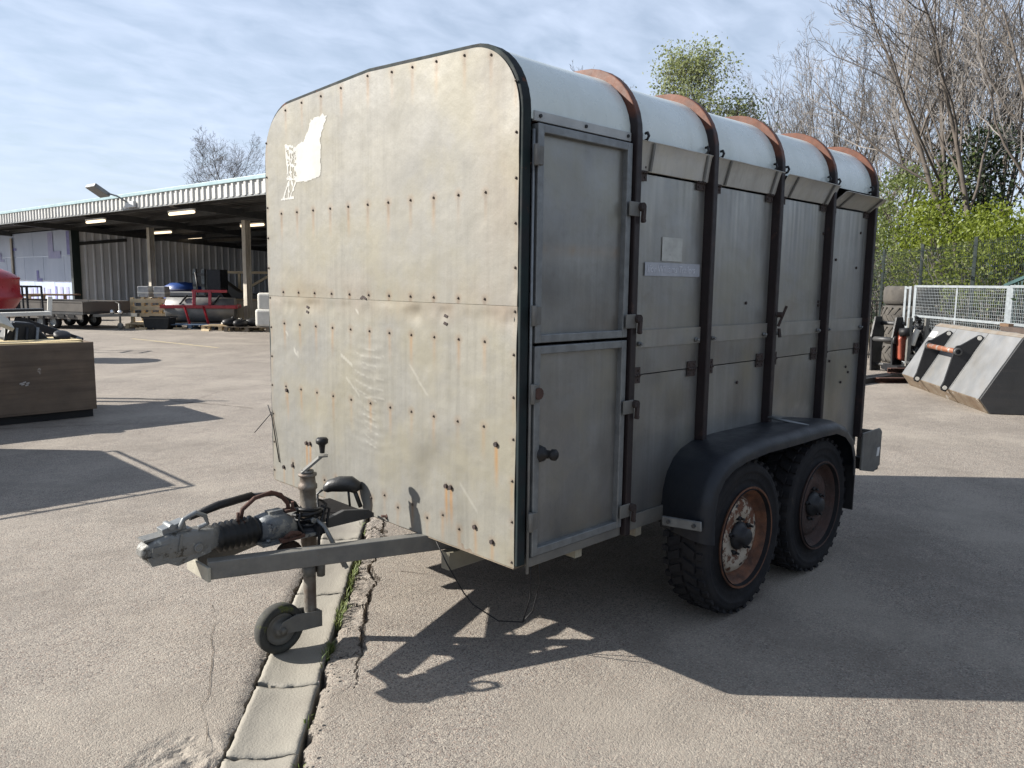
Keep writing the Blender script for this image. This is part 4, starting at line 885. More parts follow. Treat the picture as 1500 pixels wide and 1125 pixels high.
# upright pallet frame
t = thing('pallet_crate', 'pale slatted wooden crate standing behind the black tray', 'crate', spot(233, 24.9)); f = LF(spot(233, 24.9), HR)
for z in (.30, .52, .74):
    for y in (-.4, .4): m = MB(); f.box(m, (-.58, y-.012, z), (.58, y+.012, z+.12)); m.build('slat', WP, t)
for x in (-.55, 0, .55):
    for y in (-.36, .36): m = MB(); f.box(m, (x-.05, y-.04, .145), (x+.05, y+.04, .90)); m.build('post', WP, t)
m = MB(); f.box(m, (-.6,-.45,.0), (.6,.45,.145)); m.build('base', WP, t)
for i, (u, lab) in enumerate(((220, 'wrapped pale carton on the slatted crate left of the shed post'), (243, 'wrapped pale carton on the slatted crate right of the shed post'))):
    p = spot(u, 24.9, .905); b_ = thing('wrapped_carton', lab, 'carton', p, 'wrapped cartons'); f = LF(p, HR); m = MB(); f.box(m, (-.17,-.2,0), (.17,.2,.34)); m.build('carton', MT('shrink-wrapped grey card', (.42,.42,.42), (.26,.27,.28), 9, .4), b_, bevel=.02)
    m = MB(); f.box(m, (-.18,-.21,.12), (.18,.21,.16)); m.build('band', white_p, b_)
p = spot(238, 23.6); t = thing('black_tray', 'black open plastic tray standing before the slatted crate', 'tray', p); f = LF(p, HR); m = MB()
m.prism([(-.33,0),(.33,0),(.40,.34),(-.40,.34)], f(0,-.25,.0), f.x, (0,0,1), f.y*.5); m.build('tub', blackp, t, bevel=.02)
m = MB(); f.box(m, (-.42,-.28,.33), (.42,-.25,.37)); f.box(m, (-.42,.25,.33), (.42,.28,.37)); m.build('rim', blackp, t)
# land roller
p = spot(300, 24.6); t = thing('land_roller', 'red framed land roller with a grey steel drum on a blue pallet', 'roller', p); f = LF(p, rotv(HR, 12))
m = MB(); m.lathe([(.02,-1.0),(.36,-1.0),(.385,-.985),(.385,.985),(.36,1.0),(.02,1.0)], f(0,0,.54), f.x, 40); m.build('drum', MT('worn grey drum', (.24,.24,.235), (.16,.16,.16), 3, .5, .3, .1), t)
m = MB(); f.box(m, (-1.12,-.46,.60), (1.1,-.38,.70)); f.box(m, (-1.12,.38,.60), (1.1,.46,.70)); f.box(m, (-1.12,-.46,.60), (-1.04,.46,.70)); f.box(m, (1.03,-.46,.60), (1.11,.46,.70)); m.build('frame', red_m, t, bevel=.01)
m = MB(); m.bar(f(-.15,-.42,.70), f(-.15,-.30,1.12), .09, .09); m.bar(f(.30,-.42,.70), f(.30,-.30,1.12), .09, .09); m.bar(f(-.22,-.30,1.12), f(.8,-.30,1.12), .08, .08); m.build('headstock', red_m, t, bevel=.008)
for x in (-.42, .12): m = MB(); m.bar(f(x,-.46,.66), f(x+.18,-.66,.06), .06, .04); m.build('leg', red_m, t)
for x in (-.24, .30): m = MB(); f.box(m, (x-.08,-.74,0), (x+.08,-.58,.10)); m.build('foot', blue_p, t)
for x in (-.55, .40): m = MB(); m.cyl(f(x,-.47,.73), f(x+.15,-.1,.98), .03, 8); m.build('ram', blackpaint, t)
p = spot(281, 26.6); t = thing('steel_cover', 'grey sheet steel hood standing behind the red roller', 'machine hood', p); f = LF(p, HR)
m = MB(); m.prism([(-.72,0),(.66,0),(.66,1.06),(-.55,1.06),(-.72,.62)], f(0,-.3,.0), f.x, (0,0,1), f.y*.7); m.build('hood', MT('grey sheet', (.34,.34,.33), (.25,.25,.25), 2, .5, .2), t, bevel=.03); m = MB(); f.box(m, (-.5,-.33,.86), (.4,-.302,.93)); m.build('slot', blackpaint, t)
p = spot(276, 28.4); t = thing('blue_barrel', 'blue domed tank behind the grey hood', 'tank', p); m = MB(); m.lathe([(.0,1.38),(.45,1.34),(.66,1.22),(.70,1.06),(.68,.2),(.62,.0)], p, (0,0,1), 28); m.build('shell', MT('blue plastic', (.02,.06,.22), (.025,.07,.26), 3, .4), t); m = MB(); m.lathe([(.70,1.05),(.74,1.07),(.74,1.11),(.69,1.13)], p, (0,0,1), 28); m.build('band', MT('dark blue', (.02,.03,.09)), t)
p = spot(308, 26.4); t = thing('forklift_mast', 'dark forklift mast and black cabinet standing behind the red roller', 'machine', p); f = LF(p, HR)
for x in (-.36, -.08): m = MB(); f.box(m, (x-.05,-.1,.0), (x+.05,.05,1.82)); m.build('mast_channel', MT('greasy steel', (.22,.24,.24), (.08,.09,.09), 12, .45, .4), t)
for z in (.9, 1.25, 1.6): m = MB(); f.box(m, (-.41,-.13,z), (-.03,-.1,z+.07)); m.build('crossbar', dkgrey, t)
m = MB(); m.tube([f(-.3,-.15,1.7), f(-.22,-.2,1.2), f(-.27,-.15,.8), f(-.18,-.18,.6)], .025, 6); m.build('hose', blackp, t)
m = MB(); m.prism([(.04,0),(.62,0),(.62,.85),(.48,1.05),(.48,1.80),(.04,1.80)], f(0,-.05,0), f.x, (0,0,1), f.y*.7); m.build('cabinet', MT('matt black sheet', (.012,.015,.02), None, 5, .6), t, bevel=.02)
m = MB(); m.prism([(-.45,.62),(.35,.62),(.30,.82),(.10,.98),(-.35,.98)], f(0,-.35,0), f.x, (0,0,1), f.y*.3); m.build('seat', blackp, t, bevel=.03)
p = spot(357, 27.6); t = thing('workbench', 'long low beige cabinet in the dark of the shed', 'cabinet', p); f = LF(p, HR); m = MB(); f.box(m, (-.85,-.3,0), (.85,.3,.78)); m.build('carcass', MT('beige board', (.36,.31,.23), None, 2, .7), t, bevel=.01)
for x in (-.43, .43): m = MB(); f.box(m, (x-.39,-.325,.06), (x+.39,-.302,.72)); m.build('door', MT('beige panel', (.40,.35,.26), None, 2, .6), t)
m = MB(); f.box(m, (-.9,-.34,.78), (.9,.34,.82)); m.build('worktop', wood_pale, t)
p = spot(352, 30); t = thing('braced_timber', 'pale timber frame with a diagonal brace at the back of the shed', 'frame', p); f = LF(p, HR)
for a, b_ in (((-.9,0,1.75),(1.3,0,1.75)),((-.9,0,.1),(1.3,0,.1)),((-.9,0,0),(-.9,0,1.75)),((.1,0,0),(.1,0,1.75)),((1.3,0,0),(1.3,0,1.75)),((-.3,0,.95),(.1,0,1.1)),((.1,0,1.0),(1.25,0,1.65))): m = MB(); m.bar(f(*a), f(*b_), .09, .09, f.y); m.build('timber', WP, t)
p = spot(345, 29.2); t = thing('dark_machine', 'dark machine with white lettered hood deep in the shed', 'machine', p); f = LF(p, HR); m = MB(); m.prism([(-.9,.1),(1.1,.1),(1.1,.9),(.2,1.05),(-.4,1.5),(-.9,1.5)], f(0,0,0), f.x, (0,0,1), f.y*.5); m.build('hood', MT('dull olive sheet', (.10,.09,.075), None, 3, .6), t, bevel=.04)
m = MB(); f.box(m, (-.85,-.01,1.15), (-.45,-.001,1.4)); m.build('panel', MT('pale panel', (.35,.36,.36)), t)
for x in (-.5, .7): m = MB(); m.lathe([(.1,-.08),(.28,-.08),(.31,0),(.28,.08),(.1,.08)], f(x,-.1,.31), f.y, 20); m.build('wheel', rubber, t)
# scrap on the pallets
sc0 = None
for i, (u, D, z, a, l, mt, lab) in enumerate(((330,23.4,.15,10,.8,WP,'short pale plank lying flat on the pallet right of the roller'),(341,23.4,.27,28,.5,white_p,'white offcut propped on the scrap timber right of the roller'),(335,23.5,.21,-15,.7,wood_pale,'brown plank crossing the scrap timber right of the roller'))):
    p = spot(u, D, z); t = thing('plank', lab, 'plank', p, 'scrap planks on the pallets'); f = LF(p, rotv(HR, a)); m = MB(); m.obox(p, f.x*l/2+Vector((0,0,.06*i)), f.y*.09, Vector((0,0,.02))); m.build('timber', mt, t)
for i, (u, D, s_, lab) in enumerate(((343,23.0,.20,'black bag slumped on the pale pallet edge'),(356,22.9,.17,'black bag next to the slumped one by the shed post'),(378,23.2,.22,'black bag right against the trailer front'))):
    p = spot(u, D, .0); t = thing('black_bag', lab, 'bag', p+Vector((0,0,.145)), 'black bags on the pallets'); m = MB(); m.sphere((p.x, p.y, .145+s_*.55), s_, 12, (1.5,.9,.6)); m.v = [(x+.05*fbm(x*6,y*6,z*6), y, z+.04*fbm(x*8,z*8,y*8)) for x, y, z in m.v]; m.build('bag', blackp, t); m = MB(); m.cyl((p.x, p.y, .145+s_*1.05), (p.x+.04, p.y, .145+s_*1.4), .03, 6); m.build('knot', blackp, t)
p = spot(391, 23.0); t = thing('white_sack', 'tall white bulk sack standing on the pallet against the trailer', 'sack', p+Vector((0,0,.15))); f = LF(p, HR); m = MB(); f.box(m, (-.22,-.25,.145), (.3,.25,.66)); m.build('lower_bag', white_p, t, bevel=.08, seg=3); m = MB(); f.box(m, (-.16,-.2,.62), (.3,.2,1.12)); m.build('upper_bag', white_p, t, bevel=.07, seg=3)
# low debris line
m = MB()
for i in range(34):
    p = spot(rng.uniform(205, 392), rng.uniform(22.9, 24.3)); s_ = rng.uniform(.02,.06); m.obox(p+Vector((0,0,s_*.5)), rotv(HR, rng.uniform(0,180))*s_*2.5, rotv(HR, 90)*s_, Vector((0,0,s_*.5)))
m.build('shed_debris', WP, kind='stuff')

# dropside trailer
BD = MT('bronze grey coated sheet', (.13,.115,.10), (.105,.095,.085), 2, .5, .2, .05)
p = spot(118, 23.8); t = thing('dropside_trailer', 'bronze grey tri-axle dropside trailer parked by the corrugated wall', 'trailer', p); f = LF(p, rotv(HR, -18))
m = MB(); f.box(m, (-1.9,-.85,.44), (1.15,.85,.52)); m.build('bed', dkgrey, t)
for y in (-.86, .84):
    for k_, (xa, xb) in enumerate(((-1.9,-.40),(-.38,1.15))):
        m = MB(); f.box(m, (xa, y, .52), (xb, y+.025, .80)); sp = m.build('side_board', BD, t)
        m = MB(); f.box(m, (xa, y-.012, .775), (xb, y+.037, .805)); m.build('rail', BD, sp)
m = MB(); f.box(m, (1.15,-.88,.52), (1.175,.88,.80)); m.build('headboard', BD, t); m = MB(); f.box(m, (-1.92,-.88,.52), (-1.9,.88,.80)); m.build('tailboard', BD, t)
m = MB(); f.box(m, (-1.9,-.84,.30), (1.1,-.80,.44)); m.build('skirt', BD, t)
for k_ in range(4): m = MB(); f.box(m, (-.55+k_*.38,-.868,.34), (-.30+k_*.38,-.842,.42)); m.build('side_slot', blackp, t)
for x in (-1.05,-.55,-.05):
    for y in (-.72, .72): g_ = group_part('wheel', t, f(x, y, .21)); m = MB(); m.lathe([(.12,-.07),(.19,-.075),(.21,-.05),(.21,.05),(.19,.075),(.12,.07)], f(x,y,.21), f.y, 20); m.build('tyre', rubber, g_); m = MB(); m.lathe([(.12,-.06),(.10,-.03),(.03,-.05),(.0005,-.05)], f(x,y,.21), f.y, 16); m.build('rim', galv, g_)
m = MB(); m.bar(f(1.15,-.5,.40), f(1.95,0,.42), .08, .08); m.bar(f(1.15,.5,.40), f(1.95,0,.42), .08, .08); m.bar(f(1.9,0,.43), f(2.3,0,.43), .10, .10); m.build('drawbar', galv_dull, t)
m = MB(); m.cyl(f(1.75,-.12,.05), f(1.75,-.12,.75), .03, 8); m.bar(f(1.75,-.12,.75), f(1.6,-.12,.8), .02, .02); m.lathe([(.02,-.03),(.09,-.03),(.10,0),(.09,.03),(.02,.03)], f(1.75,-.12,.10), f.y, 14); m.build('jockey_wheel', galv_dull, t)
for x in (1.55, 1.85): m = MB(); m.sphere(tuple(f(x,-.2,.50)), .075, 12); m.build('lamp', chrome, t)

# timber crates behind it, dark steel rack, red spreader
for i, (u, D, w_, h_, lab) in enumerate(((42, 29, 1.0, .78, 'yellow timber crate half hidden by the red hopper'), (82, 28, 1.5, .85, 'brown planked crate behind the dropside trailer'))):
    p = spot(u, D); t = thing('timber_crate', lab, 'crate', p, 'timber crates by the insulation boards'); f = LF(p, HR); mt = WP if i == 0 else MT('brown planks', (.22,.13,.075), (.16,.10,.06), 5, .8)
    for z in np.arange(.05, h_-.1, .18): m = MB(); f.box(m, (-w_/2,-.4,z), (w_/2,-.375,z+.15)); m.build('plank', mt, t)
    for x in (-w_/2, 0, w_/2): m = MB(); f.box(m, (x-.05,-.43,0), (x+.05,-.4,h_)); m.build('post', mt, t)
    m = MB(); f.box(m, (-w_/2,-.375,0), (w_/2,.5,h_-.15)); m.build('body', mt, t); m = MB(); f.box(m, (-w_/2-.05,-.44,h_), (w_/2+.05,.5,h_+.05)); m.build('lid', mt, t)
p = spot(46, 16.2); t = thing('steel_rack', 'dark open steel rack standing beside the red hopper', 'rack', p); f = LF(p, HR)
for x in (-.20, .03, .20):
    for y in ((-.25, .25) if x != .03 else (-.25,)): m = MB(); m.bar(f(x,y,0), f(x-.02,y,1.30), .035, .035); m.build('upright', blackpaint, t)
for a, b_ in (((-.22,-.25,1.3),(.18,-.25,1.3)),((-.22,.25,1.3),(.18,.25,1.3)),((-.22,-.25,1.3),(-.22,.25,1.3)),((.18,-.25,1.3),(.18,.25,1.3)),((-.2,-.25,.5),(.2,-.25,.5)),((-.2,.25,.5),(.2,.25,.5))): m = MB(); m.bar(f(*a), f(*b_), .035, .035); m.build('rail', blackpaint, t)
p = spot(-8, 14.4); t = thing('fertiliser_spreader', 'red round hopper spreader behind the plywood crate', 'spreader', p)
m = MB(); m.lathe([(.0,1.66),(.18,1.645),(.36,1.58),(.50,1.49),(.515,1.46),(.50,1.44),(.505,1.18),(.53,1.14),(.53,1.10),(.505,1.08),(.36,.84),(.16,.62),(.14,.52)], p, (0,0,1), 40); m.build('hopper', red_m, t)
m = MB(); m.lathe([(.05,1.66),(.05,1.70),(.03,1.72),(.0005,1.72)], p, (0,0,1), 12); m.build('lid_knob', blackp, t)
m = MB(); m.lathe([(.14,.52),(.40,.50),(.40,.48),(.14,.46)], p, (0,0,1), 28); m.build('disc', galv, t)
for a in (45, 135, 225, 315): m = MB(); q = rotv(HR, a)*.46; m.bar(p+q, p+q*.98+Vector((0,0,1.12)), .05, .05); m.build('leg', blackpaint, t)

# plywood crate in the left foreground
PLY = MT('weathered plywood', (.165,.118,.08), (.12,.088,.062), 3, .75, 0, .12, 50, streak=.75, scol=(.07,.048,.034), sscale=(.9,3,16), spots=[((.34,.30,.26), 5, .70)])
t = thing('plywood_crate', 'brown plywood crate full of machine parts in the left foreground', 'crate', (-.45, 7.75, 0))
x0, x1, y0, y1, z0, z1 = -1.75, .80, 7.2, 8.35, .11, .815
m = MB(); m.box((x0,y0,z0), (x1,y0+.02,z1)); m.build('side_panel', PLY, t, bevel=.003)
m = MB(); m.box((x0,y1-.02,z0), (x1,y1,z1+.02)); m.build('side_panel', PLY, t); m = MB(); m.box((x1-.02,y0+.02,z0), (x1,y1-.02,z1)); m.build('end_panel', PLY, t); m = MB(); m.box((x0,y0+.02,z0), (x0+.02,y1-.02,z1)); m.build('end_panel', PLY, t)
m = MB(); m.box((x0,y0,z0-.02), (x1,y1,z0)); m.build('base', PLY, t)
for y in (y0+.12, (y0+y1)/2, y1-.12): m = MB(); m.box((x0+.02,y-.05,0), (x1-.02,y+.05,z0-.021)); m.build('runner', blackpaint, t)
m = MB(); m.box((.0,y0+.3,z1-.03), (x1-.02,y0+.95,z1+.005)); m.prism([(-.25,y0+.25),(.69,y0+.03),(.69,y0+.10),(-.05,y0+.42)], (0,0,z1-.012), (1,0,0), (0,1,0), (0,0,.018)); m.build('loose_lid_board', MT('yellow plywood', (.62,.50,.28), (.54,.42,.22), 4, .7), t)
m = MB()
for (x, z) in ((.10,.42),(.13,.43),(.16,.42),(.115,.41),(.15,.40)): m.obox((x, y0-.001, z), (.014,0,.003), (0,.001,0), (0,0,.007))
m.build('stencil_mark', MT('grey stencil', (.4,.38,.36)), t, kind='stuff')
# machine parts in it
t = thing('white_deck', 'narrow white deck plate on struts above the plywood crate', 'machine part', (-.4, 8.9, 0))
m = MB(); m.bar((-1.6,9.1,1.02), (.84,8.95,1.06), .30, .05); m.build('deck', white_p, t, bevel=.006); m = MB(); m.bar((.84,8.93,1.03), (.86,8.93,1.26), .02, .05); m.build('stop', white_p, t); m = MB(); m.bar((-1.6,9.2,1.07),(.8,9.05,1.10),.2,.03); m.build('rubber_mat', blackp, t)
for (x, dx_) in ((-1.2,.1),(-.3,-.12),(.5,.1)): m = MB(); m.bar((x,8.95,.0), (x+dx_,8.98,1.0), .07, .07); m.build('strut', blackpaint, t)
t = thing('boom_section', 'black loader arm sloping down behind the plywood crate', 'machine part', (.8, 8.85, 0)); m = MB(); m.bar((.46,8.9,1.0), (1.12,8.75,.72), .07, .09); m.bar((1.12,8.75,.76),(1.1,8.75,.0),.06,.06); m.build('arm', blackpaint, t, bevel=.008); m = MB(); m.cyl((1.09,8.68,.745), (1.09,8.84,.745), .03, 10); m.build('pin', galv, t)
t = thing('seat_shell', 'cream bucket seat lying among the machine parts', 'seat', (-.05, 7.9, .13)); m = MB()
m.sheet([[(-.42+.10*i, 7.75+.05*math.cos(j*.9), .74+.28*math.sin(math.pi*(.15+.6*i/6))+.02*j) for i in range(7)] for j in range(6)]); m.v = [(x, 7.72+.05*(k//7), z) for k, (x, y, z) in enumerate(m.v)]
m.build('shell', MT('cream vinyl', (.56,.52,.42), (.48,.44,.36), 6, .6), t, solid=.04); m = MB(); m.box((-.3,7.75,.131), (.05,7.95,.80)); m.build('base', blackp, t)
t = thing('engine_block', 'black engine block with hoses in the plywood crate', 'engine', (.28, 7.95, .13)); m = MB(); m.prism([(.10,.13),(.60,.13),(.56,.80),(.40,1.0),(.22,1.02),(.12,.85)], (0,7.85,0), (1,0,0), (0,0,1), (0,.3,0)); m.build('block', blackpaint, t, bevel=.02)
for k_ in range(4): m = MB(); m.tube([(.14+.1*k_,7.84,.95), (.11+.1*k_,7.80,.80), (.16+.09*k_,7.82,.6)], .016, 6); m.build('hose', galv if k_ % 2 else blackp, t)
m = MB(); m.lathe([(.02,0),(.085,.0),(.085,.05),(.05,.06),(.0005,.06)], (.66,7.8,.83), (0,-.5,1), 16); m.build('cap', blackp, t); m = MB(); m.bar((.35,7.83,.78),(.42,7.83,.72),.05,.01); m.build('plate', chrome, t)
t = thing('chain_heap', 'tangle of dark hoses and pipes at the left end of the crate', 'hoses', (-.9, 7.8, .13)); 
for k_ in range(9):
    m = MB(); x = -1.45+.12*k_; m.tube([(x+rng.uniform(-.1,.1), 7.6+.1*rng.random(), z+.05*rng.random()) for z in (.14,.5,.75,.92,.85)]+[(x+.25, 7.7, .80), (x+.3, 7.65, .55)], .02, 6); m.build('hose', [blackp, galv, dkgrey][k_ % 3], t)
m = MB(); m.lathe([(.0,.2),(.06,.19),(.10,.12),(.10,.0),(.06,-.06)], (-.72,7.62,.98), (0,-.2,1), 14); m.build('filter', blackp, t)
# box trailer standing just outside the picture whose shadow reaches in
t = thing('cage_trailer', 'low box trailer with an open top rail, just left of the view', 'trailer', (-2.4, 5.9, 0)); x0, x1, y0, y1 = -3.9, -1.02, 5.09, 6.7
for a, b_ in (((x0,y0,.45),(x1,y0+.02,1.08)),((x0,y1-.02,.45),(x1,y1,1.08)),((x0,y0+.02,.45),(x0+.02,y1-.02,1.08)),((x1-.02,y0+.02,.45),(x1,y1-.02,1.08))): m = MB(); m.box(a, b_); m.build('side_panel', galv_dull, t)
m = MB(); m.box((x0,y0,.40),(x1,y1,.449)); m.build('bed', wood_grey, t)
m = MB(); r_ = [(x0,y0,1.15),(x1,y0,1.15),(x1,y1,1.15),(x0,y1,1.15),(x0,y0,1.15)]
for a, b_ in zip(r_, r_[1:]): m.bar(a, b_, .018, .018)
m.build('top_rail', galv, t)
for x in np.arange(x0+.1, x1, .3):
    for y in (y0+.01, y1-.01): m = MB(); m.bar((x,y,1.08),(x,y,1.145),.012,.012); m.build('stanchion', galv, t)
for x in (-2.75,-2.2):
    for y in (y0+.1, y1-.1): m = MB(); m.lathe([(.1,-.08),(.26,-.085),(.29,-.05),(.29,.05),(.26,.085),(.1,.08)], (x,y,.29), (0,1,0), 24); m.build('wheel', rubber, t)

# ------------------------------------------------------------------ right-hand side: bucket, hurdles, fence, tyres
BA = Vector((.80418, .59439, 0)); BQ = Vector((.59439, -.80418, 0)); BE = Vector((8.736, .601, 0))
def B(a, q, z=0.): return BE+BA*a+BQ*q+Vector((0,0,z))
t = thing('loader_bucket', 'large bare steel loader bucket lying mouth down with two black hitch brackets', 'loader bucket', B(1.4, .45))
LB = 2.82; sec = [(0,0),(-.125,.175),(.300,.925),(.36,.965),(.47,.955)]
m = MB(); m.prism([(0,.005),(-.125,.175),(.297,.922),(.36,.965),(.47,.955),(1.25,.05),(1.22,.005)], B(0,0), BQ, (0,0,1), BA*.03); m.build('end_plate', MT('shade-dark steel', (.045,.046,.048), (.06,.06,.06), 3, .5, .35, .1, 50, streak=.3, scol=(.09,.08,.075), sscale=(1,1,22)), t, bevel=.004)  # end turned from the sun: its shade is put into the steel colour
m = MB(); m.prism([(0,.005),(-.125,.175),(.297,.922),(.36,.965),(.47,.955),(1.25,.05),(1.22,.005)], B(LB-.03,0), BQ, (0,0,1), BA*.03); m.build('end_plate', blackpaint, t, bevel=.004)
def strip(p0, p1, a0, a1, name, mt, parent, off=.0):
    m = MB(); (q0, z0), (q1, z1) = p0, p1; d = Vector((q1-q0, z1-z0)).normalized(); n_ = (-d.y, d.x); rws = []
    for i in range(13):
        a = a0+(a1-a0)*i/12; rws.append([B(a, q0+(q1-q0)*k/8+n_[0]*(off+.004*fbm(a*2, k*.4)), z0+(z1-z0)*k/8+n_[1]*(off+.004*fbm(a*2, k*.4))) for k in range(9)])
    m.sheet(rws); return m.build(name, mt, parent, solid=.012)
rusty_lip = MT('rust-brushed steel lip', (.24,.195,.145), (.17,.12,.08), 4, .6, .25, .1, 50, spots=[((.42,.40,.37), 6, .6)])
cuts = [.031, .93, 1.95, LB-.031]
for a0, a1 in zip(cuts, cuts[1:]):
    strip((-.125,.175), (.297,.922), a0+.007, a1-.007, 'back_plate', steel_lt, t)
    strip((0,.008), (-.125,.172), a0+.007, a1-.007, 'lower_plate', rusty_lip, t)
strip((.297,.924), (.36,.963), .031, LB-.031, 'top_fold', MT('rusty top edge', (.24,.22,.19), (.2,.16,.12), 6, .7, .2), t); strip((.36,.965),(.47,.955), .031, LB-.031, 'top_lip', steel_lt, t)
strip((.47,.955),(1.2,.05), .031, LB-.031, 'front_plate', dkgrey, t)
nrm = Vector((-(.922-.175), .297+.125)).normalized(); upv = Vector((.297+.125, .922-.175)).normalized()
def face(a, u, o, ): q = -.125+upv.x*u+nrm.x*o; z = .175+upv.y*u+nrm.y*o; return B(a, q, z)
for a in cuts[1:3]:
    m = MB(); m.bar(face(a, .0, .004), face(a, .855, .004), .016, .014, BQ); m.build('weld_seam', steel_lt, t)
    m = MB(); m.bar(B(a,-.004,.0), B(a,-.13,.175), .016, .014); m.build('weld_seam', rusty_lip, t)
for a in (.955, 1.975):
    pr = [(-.05,.012),(-.06,.07),(-.03,.10),(.06,.11),(.42,.215),(.47,.24),(.53,.235),(.56,.20),(.78,.085),(.80,.05),(.79,.012)]
    m = MB(); m.prism(pr, face(a, 0, 0), face(0,1,0)-face(0,0,0), face(0,0,1)-face(0,0,0), BA*.032); br = m.build('hitch_bracket', blackpaint, t, bevel=.005)
    for (u, o) in ((-.01,.055),(.755,.055)): m = MB(); m.cyl(face(a-.004,u,o), face(a+.001,u,o), .028, 14); m.build('bolt', white_p, br)
    m = MB(); m.lathe([(.030,-.012),(.052,-.012),(.052,.02),(.030,.02)], face(a,.47,.185), BA*-1, 18); m.build('boss', dkgrey, br)
m = MB(); m.cyl(face(.99,.47,.185), face(1.98,.47,.185), .036, 14); m.build('hitch_bar', MT('orange-flaked bar', (.27,.26,.24), (.24,.09,.045), 9, .6, .2, .2, lo=.40, hi=.48), t)
m = MB(); m.obox(face(2.62,.72,.008), BA*.12, (face(0,1,0)-face(0,0,0))*.05, (face(0,0,1)-face(0,0,0))*.001); m.build('white_label', white_p, t)
p = B(.45,.42,.966); ty = thing('timber_offcut', 'dark timber offcut lying on the bucket top edge', 'timber', p); m = MB(); m.obox(p+Vector((0,0,.035)), BA*.42+BQ*.03, BQ*.05, Vector((0,0,.03))); m.build('timber', MT('dark old timber', (.07,.05,.04), None, 8, .9, 0, .3), ty); m = MB(); m.obox(p+BA*.3+Vector((0,0,.08)), BA*.12, BQ*.03, Vector((0,0,.02))); m.build('wedge', MT('brown chip', (.16,.10,.06)), ty)

# silver mesh hurdles
hurd = MT('bright galvanised tube', (.40,.44,.46), (.32,.35,.37), 12, .4, .35, .03)
lab = ['silver mesh hurdle nearest the picture edge behind the bucket', 'silver mesh hurdle between the tyre stack and the nearer hurdle', ]
def hurdle(a0, a1, q0, q1, top, lab):
    t = thing('mesh_hurdle', lab, 'hurdle', B((a0+a1)/2, (q0+q1)/2), 'silver mesh hurdles by the fence'); Q = lambda a: q0+(q1-q0)*(a-a0)/(a1-a0)
    for a in (a0, a1): m = MB(); m.bar(B(a,Q(a),0), B(a,Q(a),top), .045, .045); m.build('upright', hurd, t)
    for z in (top-.02, .98, .55, .12): m = MB(); m.bar(B(a0+.023,Q(a0+.023),z), B(a1-.023,Q(a1-.023),z), .035, .04); m.build('rail', hurd, t)
    m = MB()
    for a in np.arange(a0+.06, a1-.03, .055): m.bar(B(a,Q(a),.13), B(a,Q(a),top-.04), .0035, .0035)
    for z in np.arange(.16, top-.05, .055): m.bar(B(a0+.02,Q(a0)+.006,z), B(a1-.02,Q(a1)+.006,z), .004, .004)
    m.build('mesh', hurd, t, recalc=False, kind='stuff'); am = (a0+a1)/2
    m = MB(); m.bar(B(am,Q(am),.13), B(am,Q(am),top-.04), .022, .022); m.build('centre_bar', hurd, t)
hurdle(-.75, .96, 1.32, 1.32, 1.57, 'silver mesh hurdle behind the right hand end of the bucket'); hurdle(1.02, 2.75, 1.32, 1.32, 1.56, lab[0]); hurdle(2.82, 5.72, 1.31, .95, 1.55, lab[1])
t = thing('mesh_hurdle', 'short silver hurdle end standing beside the tyre stack', 'hurdle', B(5.95, .9), 'silver mesh hurdles by the fence')
for a in (5.84, 6.10): m = MB(); m.bar(B(a,.9,0), B(a,.9,1.53), .04, .04); m.build('upright', hurd, t)
for z in (1.5, .75, .1): m = MB(); m.bar(B(5.86,.9,z), B(6.08,.9,z), .04, .04); m.build('rail', hurd, t)
# tyre stack
big = MT('old tractor rubber', (.075,.068,.058), (.05,.046,.042), 5, .9, 0, .3, 60, spots=[((.12,.105,.085), 8, .62)])
for si, (a, q, n, r_, lab) in enumerate(((6.75, 1.22, 4, .50, 'in the grey tyre stack beside the hurdle end'),)):
    z = 0
    for k in range(n):
        h = .385; tr_ = thing('old_tyre', ['bottom tyre', 'second tyre from the ground', 'third tyre from the ground', 'topmost tyre'][k]+' '+lab, 'tyre', B(a, q, z), 'stacked old tyres'); p = B(a+rng.uniform(-.03,.03), q+rng.uniform(-.03,.03), z)
        m = MB(); m.lathe([(r_*.55,.06),(r_*.62,.02),(r_*.85,.0),(r_*.96,.03),(r_,.10),(r_,.28),(r_*.96,.35),(r_*.85,.38),(r_*.62,.36),(r_*.55,.32)], p, (0,0,1), 36)
        for i in range(22 if k < n-1 else 0):
            for sg in (0, 1):
                tt = 2*math.pi*(i+.5*sg)/22; rd = Vector((math.cos(tt), math.sin(tt), 0)); tg = Vector((-rd.y, rd.x, 0)); m.obox(p+rd*r_*1.005+Vector((0,0,.12+.15*sg)), rd*.009, tg*.020, Vector((0,0,.07))+tg*(.05 if sg else -.05))
        m.build('casing', big, tr_, recalc=False); m = MB(); m.lathe([(r_*.50,.07),(r_*.56,.05),(r_*.56,.09),(r_*.50,.07)], p, (0,0,1), 28); m.build('bead', rubber, tr_); z += h
